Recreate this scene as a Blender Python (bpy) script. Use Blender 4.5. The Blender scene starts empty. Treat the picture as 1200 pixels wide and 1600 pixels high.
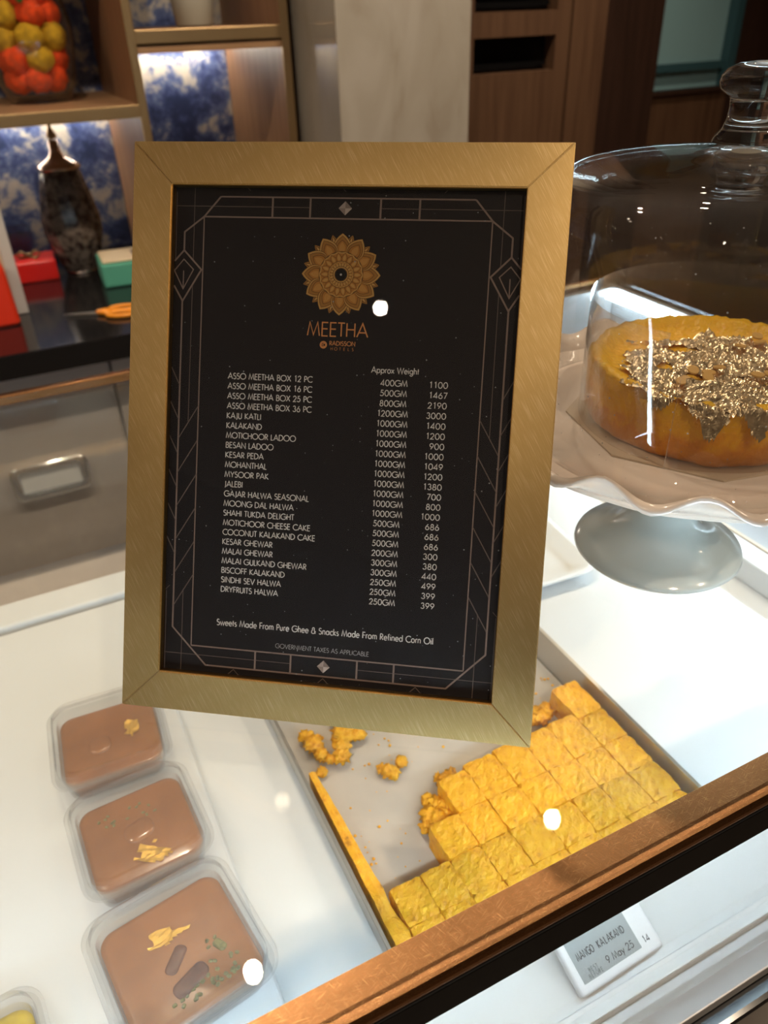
import bpy, bmesh, math, random
from mathutils import Vector, Matrix, noise as mnoise

random.seed(7)
S = bpy.context.scene
COL = S.collection
PI = math.pi
R = math.radians

# ------------------------------------------------------------------ camera
CAMZ = 1.556                       # eye of the phone: 36 cm above the glass counter top
cam_d = bpy.data.cameras.new('camera')
cam = bpy.data.objects.new('camera', cam_d)
COL.objects.link(cam)
right = Vector((0.8952, -0.4447, -0.0292))
down = Vector((-0.264, -0.4764, -0.8387))
fwd = Vector((0.3591, 0.7585, -0.5439)).normalized()
right = (right - fwd * right.dot(fwd)).normalized()
up = right.cross(fwd).normalized()
cam.matrix_world = Matrix(((right.x, up.x, -fwd.x, 0), (right.y, up.y, -fwd.y, 0),
                           (right.z, up.z, -fwd.z, CAMZ), (0, 0, 0, 1)))
cam_d.sensor_fit = 'VERTICAL'
cam_d.sensor_height = 7.2
cam_d.sensor_width = 5.4
cam_d.lens = 7.2 * 1219.2 / 1600
cam_d.clip_start = 0.01
cam_d.dof.use_dof = True
cam_d.dof.focus_distance = 0.43
cam_d.dof.aperture_fstop = 2.0
S.camera = cam

# ------------------------------------------------------------------ world, exposure
w = bpy.data.worlds.new('world')
S.world = w
w.use_nodes = True
w.node_tree.nodes['Background'].inputs[0].default_value = (1.0, 0.86, 0.72, 1)
w.node_tree.nodes['Background'].inputs[1].default_value = 0.05
S.view_settings.view_transform = 'Standard'
S.view_settings.look = 'None'
S.view_settings.gamma = 1
S.view_settings.use_curve_mapping = False
S.view_settings.exposure = 0.0
S.cycles.max_bounces = 14
S.cycles.transparent_max_bounces = 40
S.cycles.transmission_bounces = 14
S.cycles.glossy_bounces = 6
S.cycles.sample_clamp_indirect = 6

# strength of the lights the place has
SPOT_W = 7.0          # each ceiling downlight
LED_CASE = 38.0       # cool strips inside the display case
LED_SHELF = 60.0      # warm strips under the shelves

# ------------------------------------------------------------------ materials
def new_mat(name):
    m = bpy.data.materials.new(name)
    m.use_nodes = True
    nt = m.node_tree
    return m, nt, nt.nodes, nt.links, nt.nodes['Principled BSDF']

def pm(name, col, rough=0.5, metal=0.0, spec=0.5, var=0.0, vscale=30.0, bump=0.0, bscale=200.0,
       stretch=(1, 1, 1), rot=(0, 0, 0), col2=None, sss=0.0, coat=0.0, trans=0.0, detail=4.0):
    m, nt, N, L, b = new_mat(name)
    b.inputs['Base Color'].default_value = (*col, 1)
    b.inputs['Roughness'].default_value = rough
    b.inputs['Metallic'].default_value = metal
    b.inputs['Specular IOR Level'].default_value = spec
    if sss:
        b.inputs['Subsurface Weight'].default_value = sss
        b.inputs['Subsurface Radius'].default_value = (0.006, 0.003, 0.001)
        b.inputs['Subsurface Scale'].default_value = 1.0
    if coat:
        b.inputs['Coat Weight'].default_value = coat
        b.inputs['Coat Roughness'].default_value = 0.08
    if trans:
        b.inputs['Transmission Weight'].default_value = trans
    if var or bump or col2:
        tc = N.new('ShaderNodeTexCoord')
        mp = N.new('ShaderNodeMapping')
        mp.inputs['Rotation'].default_value = rot
        mp.inputs['Scale'].default_value = stretch
        L.new(tc.outputs['Object'], mp.inputs['Vector'])
    if var or col2:
        n = N.new('ShaderNodeTexNoise')
        n.inputs['Scale'].default_value = vscale
        n.inputs['Detail'].default_value = detail
        L.new(mp.outputs['Vector'], n.inputs['Vector'])
        r = N.new('ShaderNodeValToRGB')
        c2 = col2 if col2 else tuple(c * (1 - var) for c in col)
        r.color_ramp.elements[0].color = (*c2, 1)
        r.color_ramp.elements[1].color = (*col, 1)
        r.color_ramp.elements[0].position = 0.35
        r.color_ramp.elements[1].position = 0.62
        L.new(n.outputs['Fac'], r.inputs['Fac'])
        L.new(r.outputs['Color'], b.inputs['Base Color'])
    if bump:
        n2 = N.new('ShaderNodeTexNoise')
        n2.inputs['Scale'].default_value = bscale
        n2.inputs['Detail'].default_value = 5
        L.new(mp.outputs['Vector'], n2.inputs['Vector'])
        bp = N.new('ShaderNodeBump')
        bp.inputs['Strength'].default_value = bump
        bp.inputs['Distance'].default_value = 0.002
        L.new(n2.outputs['Fac'], bp.inputs['Height'])
        L.new(bp.outputs['Normal'], b.inputs['Normal'])
    return m

def thin_glass(name, tint=(1, 1, 1), f0=0.04, haze=0.0, rough=0.0, dust=0.0, power=5.0):
    """A clear sheet: Fresnel mirror over a straight-through transparent, an optional whitish haze and dust specks."""
    m, nt, N, L, b = new_mat(name)
    N.remove(b)
    out = N['Material Output']
    tr = N.new('ShaderNodeBsdfTransparent')
    tr.inputs['Color'].default_value = (*tint, 1)
    gl = N.new('ShaderNodeBsdfGlossy')
    gl.inputs['Roughness'].default_value = rough
    lw = N.new('ShaderNodeLayerWeight')
    lw.inputs['Blend'].default_value = 0.5
    p = N.new('ShaderNodeMath'); p.operation = 'POWER'; p.inputs[1].default_value = power
    L.new(lw.outputs['Facing'], p.inputs[0])
    ma = N.new('ShaderNodeMath'); ma.operation = 'MULTIPLY_ADD'
    ma.inputs[1].default_value = 1 - f0; ma.inputs[2].default_value = f0
    L.new(p.outputs[0], ma.inputs[0])
    mx = N.new('ShaderNodeMixShader')
    L.new(ma.outputs[0], mx.inputs['Fac'])
    base = tr
    if haze or dust:
        df = N.new('ShaderNodeBsdfDiffuse')
        df.inputs['Color'].default_value = (0.9, 0.9, 0.9, 1)
        mh = N.new('ShaderNodeMixShader')
        mh.inputs['Fac'].default_value = haze
        if dust:
            tc = N.new('ShaderNodeTexCoord')
            vo = N.new('ShaderNodeTexVoronoi')
            vo.inputs['Scale'].default_value = dust
            vo.inputs['Randomness'].default_value = 1.0
            L.new(tc.outputs['Object'], vo.inputs['Vector'])
            lt = N.new('ShaderNodeMath'); lt.operation = 'LESS_THAN'
            sx = N.new('ShaderNodeSeparateColor')
            L.new(vo.outputs['Color'], sx.inputs[0])
            th = N.new('ShaderNodeMath'); th.operation = 'MULTIPLY_ADD'
            th.inputs[1].default_value = 0.34; th.inputs[2].default_value = -0.232
            L.new(sx.outputs[0], th.inputs[0])
            L.new(vo.outputs['Distance'], lt.inputs[0]); L.new(th.outputs[0], lt.inputs[1])
            s2 = N.new('ShaderNodeMath'); s2.operation = 'MULTIPLY_ADD'
            s2.inputs[1].default_value = 0.30; s2.inputs[2].default_value = haze
            L.new(lt.outputs[0], s2.inputs[0])
            L.new(s2.outputs[0], mh.inputs['Fac'])
        L.new(tr.outputs[0], mh.inputs[1]); L.new(df.outputs[0], mh.inputs[2])
        base = mh
    L.new(base.outputs[0], mx.inputs[1]); L.new(gl.outputs[0], mx.inputs[2])
    L.new(mx.outputs[0], out.inputs['Surface'])
    return m

def emit(name, col, s):
    m, nt, N, L, b = new_mat(name)
    b.inputs['Base Color'].default_value = (0.8, 0.8, 0.8, 1)
    b.inputs['Emission Color'].default_value = (*col, 1)
    b.inputs['Emission Strength'].default_value = s
    return m

def vcol_mat(name, rough=0.6):
    m, nt, N, L, b = new_mat(name)
    a = N.new('ShaderNodeVertexColor'); a.layer_name = 'Col'
    L.new(a.outputs['Color'], b.inputs['Base Color'])
    b.inputs['Roughness'].default_value = rough
    b.inputs['Specular IOR Level'].default_value = 0.2
    return m

def scratched(name, col, rough, scr_col, rot, along, across, strength, metal=1.0, arc=None, edge=0.62, bump=0.15):
    """Brushed metal: fine long scratches in one direction, brighter where they cut, and a finer relief."""
    m, nt, N, L, b = new_mat(name)
    b.inputs['Metallic'].default_value = metal
    tc = N.new('ShaderNodeTexCoord')
    mix_in = None
    facs = []
    for k, rz in enumerate(rot):
        mp = N.new('ShaderNodeMapping'); mp.vector_type = 'POINT'
        mp.inputs['Rotation'].default_value = (0, 0, rz)
        m2 = N.new('ShaderNodeMapping')
        m2.inputs['Scale'].default_value = (across, along, across)
        m2.inputs['Location'].default_value = (k * 3.7, k * 1.9, 0)
        L.new(tc.outputs['Object'], mp.inputs['Vector']); L.new(mp.outputs['Vector'], m2.inputs['Vector'])
        n = N.new('ShaderNodeTexNoise'); n.inputs['Scale'].default_value = 1.0; n.inputs['Detail'].default_value = 3
        L.new(m2.outputs['Vector'], n.inputs['Vector'])
        facs.append(n.outputs['Fac'])
    f = facs[0]
    for g in facs[1:]:
        mxn = N.new('ShaderNodeMath'); mxn.operation = 'MAXIMUM'
        L.new(f, mxn.inputs[0]); L.new(g, mxn.inputs[1]); f = mxn.outputs[0]
    r = N.new('ShaderNodeValToRGB')
    r.color_ramp.elements[0].position = edge; r.color_ramp.elements[1].position = edge + 0.12
    r.color_ramp.elements[0].color = (*col, 1); r.color_ramp.elements[1].color = (*scr_col, 1)
    L.new(f, r.inputs['Fac'])
    n3 = N.new('ShaderNodeTexNoise'); n3.inputs['Scale'].default_value = 14; n3.inputs['Detail'].default_value = 4
    L.new(tc.outputs['Object'], n3.inputs['Vector'])
    mr = N.new('ShaderNodeMapRange'); mr.inputs['To Min'].default_value = rough - 0.07; mr.inputs['To Max'].default_value = rough + 0.07
    L.new(n3.outputs['Fac'], mr.inputs['Value']); L.new(mr.outputs[0], b.inputs['Roughness'])
    L.new(r.outputs['Color'], b.inputs['Base Color'])
    bp = N.new('ShaderNodeBump'); bp.inputs['Strength'].default_value = bump; bp.inputs['Distance'].default_value = 0.0004
    L.new(f, bp.inputs['Height']); L.new(bp.outputs['Normal'], b.inputs['Normal'])
    return m

def tile_mat(name):
    m, nt, N, L, b = new_mat(name)
    tc = N.new('ShaderNodeTexCoord')
    n = N.new('ShaderNodeTexNoise'); n.inputs['Scale'].default_value = 11; n.inputs['Detail'].default_value = 6
    n.inputs['Roughness'].default_value = 0.72; n.inputs['Distortion'].default_value = 0.3
    L.new(tc.outputs['Object'], n.inputs['Vector'])
    r = N.new('ShaderNodeValToRGB')
    e = r.color_ramp.elements
    e[0].position = 0.34; e[0].color = (0.60, 0.56, 0.48, 1)
    e[1].position = 0.60; e[1].color = (0.028, 0.045, 0.13, 1)
    x = e.new(0.42); x.color = (0.46, 0.45, 0.45, 1)
    x = e.new(0.47); x.color = (0.13, 0.18, 0.36, 1)
    x = e.new(0.53); x.color = (0.06, 0.09, 0.24, 1)
    L.new(n.outputs['Fac'], r.inputs['Fac']); L.new(r.outputs['Color'], b.inputs['Base Color'])
    b.inputs['Roughness'].default_value = 0.35
    return m

def marble_mat(name):
    m, nt, N, L, b = new_mat(name)
    tc = N.new('ShaderNodeTexCoord')
    n = N.new('ShaderNodeTexNoise'); n.inputs['Scale'].default_value = 6; n.inputs['Detail'].default_value = 7
    n.inputs['Distortion'].default_value = 1.2
    mp = N.new('ShaderNodeMapping'); mp.inputs['Scale'].default_value = (1.6, 1, 0.6); mp.inputs['Rotation'].default_value = (0, 0.35, 0)
    L.new(tc.outputs['Object'], mp.inputs['Vector']); L.new(mp.outputs['Vector'], n.inputs['Vector'])
    r = N.new('ShaderNodeValToRGB'); e = r.color_ramp.elements
    e[0].position = 0.22; e[0].color = (0.30, 0.26, 0.215, 1)
    e[1].position = 0.62; e[1].color = (0.40, 0.37, 0.33, 1)
    x = e.new(0.40); x.color = (0.36, 0.33, 0.285, 1)
    L.new(n.outputs['Fac'], r.inputs['Fac']); L.new(r.outputs['Color'], b.inputs['Base Color'])
    b.inputs['Roughness'].default_value = 0.09
    return m

def kalakand_mat(name):
    m, nt, N, L, b = new_mat(name)
    tc = N.new('ShaderNodeTexCoord')
    n = N.new('ShaderNodeTexNoise'); n.inputs['Scale'].default_value = 130; n.inputs['Detail'].default_value = 4
    L.new(tc.outputs['Object'], n.inputs['Vector'])
    r = N.new('ShaderNodeValToRGB'); e = r.color_ramp.elements
    e[0].position = 0.25; e[0].color = (0.40, 0.14, 0.004, 1)
    e[1].position = 0.62; e[1].color = (0.88, 0.43, 0.014, 1)
    x = e.new(0.38); x.color = (0.80, 0.345, 0.008, 1)
    L.new(n.outputs['Fac'], r.inputs['Fac']); L.new(r.outputs['Color'], b.inputs['Base Color'])
    n2 = N.new('ShaderNodeTexNoise'); n2.inputs['Scale'].default_value = 420; n2.inputs['Detail'].default_value = 3
    L.new(tc.outputs['Object'], n2.inputs['Vector'])
    bp = N.new('ShaderNodeBump'); bp.inputs['Strength'].default_value = 0.75; bp.inputs['Distance'].default_value = 0.002
    L.new(n2.outputs['Fac'], bp.inputs['Height']); L.new(bp.outputs['Normal'], b.inputs['Normal'])
    b.inputs['Roughness'].default_value = 0.5
    b.inputs['Subsurface Weight'].default_value = 0.12
    b.inputs['Subsurface Radius'].default_value = (0.004, 0.002, 0.0005)
    b.inputs['Subsurface Scale'].default_value = 1.0
    return m

def cake_mat(name):
    m, nt, N, L, b = new_mat(name)
    tc = N.new('ShaderNodeTexCoord')
    sp = N.new('ShaderNodeSeparateXYZ'); L.new(tc.outputs['Object'], sp.inputs[0])
    n = N.new('ShaderNodeTexNoise'); n.inputs['Scale'].default_value = 95; n.inputs['Detail'].default_value = 6
    L.new(tc.outputs['Object'], n.inputs['Vector'])
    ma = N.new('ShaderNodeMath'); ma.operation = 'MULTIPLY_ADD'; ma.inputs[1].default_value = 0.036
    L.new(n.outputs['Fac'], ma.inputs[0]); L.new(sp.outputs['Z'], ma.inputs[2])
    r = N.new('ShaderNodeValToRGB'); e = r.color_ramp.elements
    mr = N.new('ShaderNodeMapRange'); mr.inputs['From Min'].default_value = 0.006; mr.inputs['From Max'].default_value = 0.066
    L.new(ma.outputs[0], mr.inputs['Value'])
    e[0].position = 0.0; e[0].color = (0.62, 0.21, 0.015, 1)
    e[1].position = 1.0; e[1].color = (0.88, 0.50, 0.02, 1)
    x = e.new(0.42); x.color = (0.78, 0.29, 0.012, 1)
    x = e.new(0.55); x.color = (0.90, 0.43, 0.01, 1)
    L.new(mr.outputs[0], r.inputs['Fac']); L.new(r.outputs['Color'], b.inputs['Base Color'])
    n2 = N.new('ShaderNodeTexNoise'); n2.inputs['Scale'].default_value = 180; n2.inputs['Detail'].default_value = 4
    L.new(tc.outputs['Object'], n2.inputs['Vector'])
    bp = N.new('ShaderNodeBump'); bp.inputs['Strength'].default_value = 0.8; bp.inputs['Distance'].default_value = 0.003
    L.new(n2.outputs['Fac'], bp.inputs['Height']); L.new(bp.outputs['Normal'], b.inputs['Normal'])
    b.inputs['Roughness'].default_value = 0.38
    b.inputs['Subsurface Weight'].default_value = 0.2
    b.inputs['Subsurface Radius'].default_value = (0.008, 0.004, 0.001)
    b.inputs['Subsurface Scale'].default_value = 1.0
    return m

M = dict(
    gold=scratched('brushed gold', (0.78, 0.53, 0.215), 0.36, (0.94, 0.70, 0.36), (R(-30),), 60, 3400, 0.2, edge=0.54, bump=0.08),
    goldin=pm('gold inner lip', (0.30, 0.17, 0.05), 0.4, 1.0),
    copper=scratched('scratched copper', (0.36, 0.18, 0.078), 0.25, (0.80, 0.50, 0.24), (R(65), R(-20), R(100)), 120, 4200, 0.3, edge=0.62, bump=0.25),
    black=pm('black gasket', (0.003, 0.003, 0.0035), 0.5, spec=0.12),
    card=pm('black menu paper', (0.011, 0.009, 0.010), 0.6, spec=0.2),
    ink=pm('off white ink', (0.62, 0.58, 0.54), 0.6, spec=0.2),
    greyink=pm('grey ink', (0.36, 0.34, 0.33), 0.6, spec=0.2),
    foil=pm('copper ink', (0.56, 0.22, 0.07), 0.5, spec=0.3),
    lineink=pm('rose brown ink', (0.22, 0.155, 0.125), 0.6, spec=0.2),
    thinink=pm('thin rose brown ink', (0.13, 0.095, 0.08), 0.6, spec=0.2),
    print=vcol_mat('printed colours'),
    pane=thin_glass('picture glass', f0=0.03, dust=260),
    glass=thin_glass('counter glass', tint=(0.97, 0.985, 0.98), f0=0.035, haze=0.004),
    dome=thin_glass('blown glass', tint=(0.985, 0.99, 0.99), f0=0.045, haze=0.006, power=3.2, dust=180),
    plastic=thin_glass('clear plastic', tint=(0.985, 0.985, 0.985), f0=0.05, haze=0.045, power=3.0, rough=0.03),
    film=thin_glass('clear film', f0=0.012, power=5.0),
    led=emit('cool light strip', (0.68, 0.87, 1.0), LED_CASE),
    shled=emit('warm light strip', (1.0, 0.89, 0.72), LED_SHELF),
    lampface=emit('downlight lens', (1.0, 0.80, 0.58), 60.0),
    white=pm('white acrylic', (0.76, 0.765, 0.77), 0.28, var=0.02, vscale=3),
    dish=pm('white melamine', (0.86, 0.86, 0.86), 0.3),
    steel=pm('stainless steel', (0.58, 0.55, 0.51), 0.34, 0.9, var=0.08, vscale=8, bump=0.05, bscale=40),
    steelgrey=pm('grey metal', (0.42, 0.41, 0.41), 0.4, 0.6),
    paper=pm('tray lining', (0.50, 0.44, 0.38), 0.55, var=0.12, vscale=20),
    kala=kalakand_mat('mango kalakand'),
    halwa=pm('brown halwa', (0.46, 0.18, 0.060), 0.22, var=0.22, vscale=30, spec=0.5, coat=0.4, sss=0.1),
    nut=pm('brown nut', (0.20, 0.072, 0.035), 0.35, var=0.3, vscale=200),
    pista=pm('green pistachio', (0.34, 0.29, 0.09), 0.5, var=0.5, vscale=300),
    leaf=pm('gold leaf', (0.95, 0.56, 0.09), 0.35, 0.55, bump=0.4, bscale=300),
    yellow=pm('yellow sweet', (0.80, 0.56, 0.01), 0.3, var=0.3, vscale=60),
    cake=cake_mat('jelly cake'),
    cakeleaf=pm('crumpled pale gold leaf', (0.95, 0.74, 0.46), 0.24, 0.85, var=0.30, vscale=160, bump=0.25, bscale=380),
    almond=pm('almond flake', (0.62, 0.36, 0.10), 0.45),
    plate=pm('cream glazed ceramic', (0.86, 0.74, 0.65), 0.14, coat=0.5),
    foot=pm('cool shaded glazed ceramic', (0.58, 0.63, 0.61), 0.16, coat=0.5),  # same ceramic as the plate; cool shade and deck light put into colour
    board=pm('beige cake board', (0.56, 0.44, 0.32), 0.35),
    casing=pm('white tag casing', (0.78, 0.79, 0.82), 0.4),
    lcd=pm('grey paper display', (0.30, 0.345, 0.37), 0.35),
    lcdink=pm('display ink', (0.03, 0.036, 0.05), 0.6),
    wood=pm('oak veneer', (0.34, 0.195, 0.105), 0.42, col2=(0.25, 0.135, 0.07), vscale=6, stretch=(9, 9, 0.6)),
    woodh=pm('oak shelf edge', (0.36, 0.215, 0.115), 0.42, col2=(0.27, 0.15, 0.08), vscale=6, stretch=(0.7, 9, 9)),
    walnut=pm('brown veneer', (0.108, 0.058, 0.033), 0.4, col2=(0.078, 0.040, 0.023), vscale=5, stretch=(9, 9, 0.5)),
    darkwood=pm('dark veneer', (0.04, 0.019, 0.013), 0.45, var=0.3, vscale=5, stretch=(9, 9, 0.5)),
    brass=pm('brass edge strip', (0.42, 0.29, 0.15), 0.38, 0.8),
    chrome=pm('polished chrome', (0.85, 0.86, 0.88), 0.12, 1.0),
    tile=tile_mat('blue and cream mural'),
    marble=marble_mat('polished marble'),
    stone=pm('black polished stone', (0.008, 0.008, 0.009), 0.12, bump=0.0),
    greige=pm('grey brown laminate', (0.44, 0.385, 0.35), 0.33, var=0.06, vscale=3),
    teal=pm('teal frosted pane', (0.22, 0.38, 0.43), 0.25),
    tealdark=pm('dark teal rail', (0.03, 0.08, 0.10), 0.4),
    void=pm('black recess', (0.003, 0.003, 0.004), 0.3),
    red=pm('red glossy card', (0.55, 0.012, 0.008), 0.3),
    scarlet=pm('scarlet card', (0.72, 0.035, 0.008), 0.35),
    mint=pm('mint card', (0.09, 0.37, 0.27), 0.4),
    cream=pm('cream card', (0.62, 0.52, 0.36), 0.5),
    greypaint=pm('white painted frame', (0.55, 0.54, 0.52), 0.5),
    orangeplastic=pm('orange plastic', (0.85, 0.30, 0.015), 0.35),
    bluebox=thin_glass('blue clear plastic', tint=(0.55, 0.68, 0.85), f0=0.05, haze=0.05),
    orangepom=pm('orange wool', (0.86, 0.070, 0.006), 0.9, var=0.35, vscale=60, bump=0.6, bscale=150),
    yellowpom=pm('yellow wool', (0.62, 0.36, 0.015), 0.9, var=0.35, vscale=60, bump=0.6, bscale=150),
    green=pm('green felt', (0.06, 0.17, 0.03), 0.9),
    vaseglass=thin_glass('vase glass', tint=(0.97, 0.98, 0.97), f0=0.04, power=3.5),
    bronze=pm('mottled dark bronze glass', (0.14, 0.115, 0.10), 0.22, col2=(0.022, 0.012, 0.012), vscale=55, bump=0.6, bscale=60),
    pewter=pm('aged pewter', (0.60, 0.48, 0.42), 0.22, 1.0),
    pot=pm('white glazed pot', (0.42, 0.42, 0.37), 0.2),
    plaster=pm('warm plaster', (0.40, 0.32, 0.25), 0.8),
    ceilp=pm('white ceiling paint', (0.62, 0.55, 0.47), 0.9),
    floor=pm('brown stone floor', (0.16, 0.12, 0.09), 0.25, var=0.2, vscale=4),
    knob=None,
)
def knob_glass():
    m, nt, N, L, b = new_mat('solid glass')
    b.inputs['Transmission Weight'].default_value = 1.0
    b.inputs['Roughness'].default_value = 0.0
    b.inputs['IOR'].default_value = 1.5
    return m
M['knob'] = knob_glass()

# ------------------------------------------------------------------ object helpers
def obj(name, bm, mat, parent=None, smooth=False, kind=None, label=None, cat=None, group=None):
    me = bpy.data.meshes.new(name)
    if isinstance(bm, tuple):
        me.from_pydata(bm[0], [], bm[1])
    else:
        bm.normal_update()
        bm.to_mesh(me); bm.free()
    for mm in (mat if isinstance(mat, (list, tuple)) else [mat]):
        me.materials.append(M[mm] if isinstance(mm, str) else mm)
    if smooth:
        me.polygons.foreach_set('use_smooth', [True] * len(me.polygons))
    o = bpy.data.objects.new(name, me)
    COL.objects.link(o)
    if parent: o.parent = parent
    tag(o, label, cat, group, kind)
    return o

def tag(o, label=None, cat=None, group=None, kind=None):
    if label: o['label'] = label
    if cat: o['category'] = cat
    if group: o['group'] = group
    if kind: o['kind'] = kind
    return o

def thing(name, label, cat, loc=(0, 0, 0), rotz=0.0, group=None):
    o = bpy.data.objects.new(name, None)
    COL.objects.link(o)
    o.empty_display_size = 0.05
    o.location = loc
    o.rotation_euler = (0, 0, rotz)
    return tag(o, label, cat, group)

def B():
    return bmesh.new()

def box(bm, x0, x1, y0, y1, z0, z1, bev=0.0, seg=2):
    r = bmesh.ops.create_cube(bm, size=1.0)
    vs = r['verts']
    for v in vs:
        v.co = Vector(((x0 + x1) / 2 + v.co.x * (x1 - x0), (y0 + y1) / 2 + v.co.y * (y1 - y0), (z0 + z1) / 2 + v.co.z * (z1 - z0)))
    if bev:
        es = {e for v in vs for e in v.link_edges}
        bmesh.ops.bevel(bm, geom=list(es), offset=bev, segments=seg, affect='EDGES', profile=0.5)
    return bm

def bx(*a, **k):
    return box(B(), *a, **k)

def lathe(bm, prof, seg=64, fr=None, cx=0, cy=0):
    """Revolve (r, z) pairs; r == 0 closes at the axis. fr(r, z, angle) may shift a point."""
    rings = []
    for (r, z) in prof:
        if r < 1e-7:
            rings.append([bm.verts.new((cx, cy, z))])
        else:
            ring = []
            for i in range(seg):
                a = 2 * PI * i / seg
                rr, zz = (r, z) if fr is None else fr(r, z, a)
                ring.append(bm.verts.new((cx + rr * math.cos(a), cy + rr * math.sin(a), zz)))
            rings.append(ring)
    for a, b in zip(rings, rings[1:]):
        if len(a) == 1 and len(b) == 1: continue
        for i in range(seg):
            j = (i + 1) % seg
            if len(a) == 1: bm.faces.new((a[0], b[j], b[i]))
            elif len(b) == 1: bm.faces.new((a[i], a[j], b[0]))
            else: bm.faces.new((a[i], a[j], b[j], b[i]))
    bmesh.ops.recalc_face_normals(bm, faces=bm.faces[:])
    return bm

def rr_loop(hx, hy, r, z, n=6):
    pts = []
    for (sx, sy, a0) in ((1, 1, 0), (-1, 1, 90), (-1, -1, 180), (1, -1, 270)):
        for k in range(n + 1):
            a = R(a0 + 90 * k / n)
            pts.append((sx * (hx - r) + r * math.cos(a), sy * (hy - r) + r * math.sin(a), z))
    return pts

def rloft(bm, loops, cap0=True, cap1=True, n=6):
    """Skin a stack of rounded rectangles (hx, hy, r, z)."""
    rings = [[bm.verts.new(p) for p in rr_loop(*l, n=n)] for l in loops]
    m = len(rings[0])
    for a, b in zip(rings, rings[1:]):
        for i in range(m):
            j = (i + 1) % m
            bm.faces.new((a[i], a[j], b[j], b[i]))
    if cap0: bm.faces.new(list(reversed(rings[0])))
    if cap1: bm.faces.new(rings[-1])
    bmesh.ops.recalc_face_normals(bm, faces=bm.faces[:])
    return bm

def tube(bm, pts, rad, seg=10, closed=False):
    pts = [Vector(p) for p in pts]
    n = len(pts)
    rings = []
    prev = None
    for i, p in enumerate(pts):
        if closed: t = pts[(i + 1) % n] - pts[i - 1]
        else: t = pts[min(i + 1, n - 1)] - pts[max(i - 1, 0)]
        t.normalize()
        if prev is None:
            u = t.orthogonal().normalized()
        else:
            u = (prev - t * prev.dot(t)).normalized()
        prev = u
        v = t.cross(u)
        r = rad[i] if isinstance(rad, (list, tuple)) else rad
        rings.append([bm.verts.new(p + u * (r * math.cos(2 * PI * k / seg)) + v * (r * math.sin(2 * PI * k / seg))) for k in range(seg)])
    rng = range(n if closed else n - 1)
    for i in rng:
        a, b = rings[i], rings[(i + 1) % n]
        for k in range(seg):
            l = (k + 1) % seg
            bm.faces.new((a[k], a[l], b[l], b[k]))
    if not closed:
        bm.faces.new(list(reversed(rings[0]))); bm.faces.new(rings[-1])
    bmesh.ops.recalc_face_normals(bm, faces=bm.faces[:])
    return bm

def nz(v, s):
    return mnoise.noise(Vector(v) * s)

def lump(bm, c, r, amp=0.25, sub=2, sc=None, sq=(1, 1, 1), seed=0.0):
    res = bmesh.ops.create_icosphere(bm, subdivisions=sub, radius=1.0)
    f = sc if sc else 1.6
    for v in res['verts']:
        d = 1 + amp * mnoise.noise(v.co * f + Vector((seed, seed * 1.7, -seed)))
        v.co = Vector((c[0] + v.co.x * r * d * sq[0], c[1] + v.co.y * r * d * sq[1], c[2] + v.co.z * r * d * sq[2]))
    return bm

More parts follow.
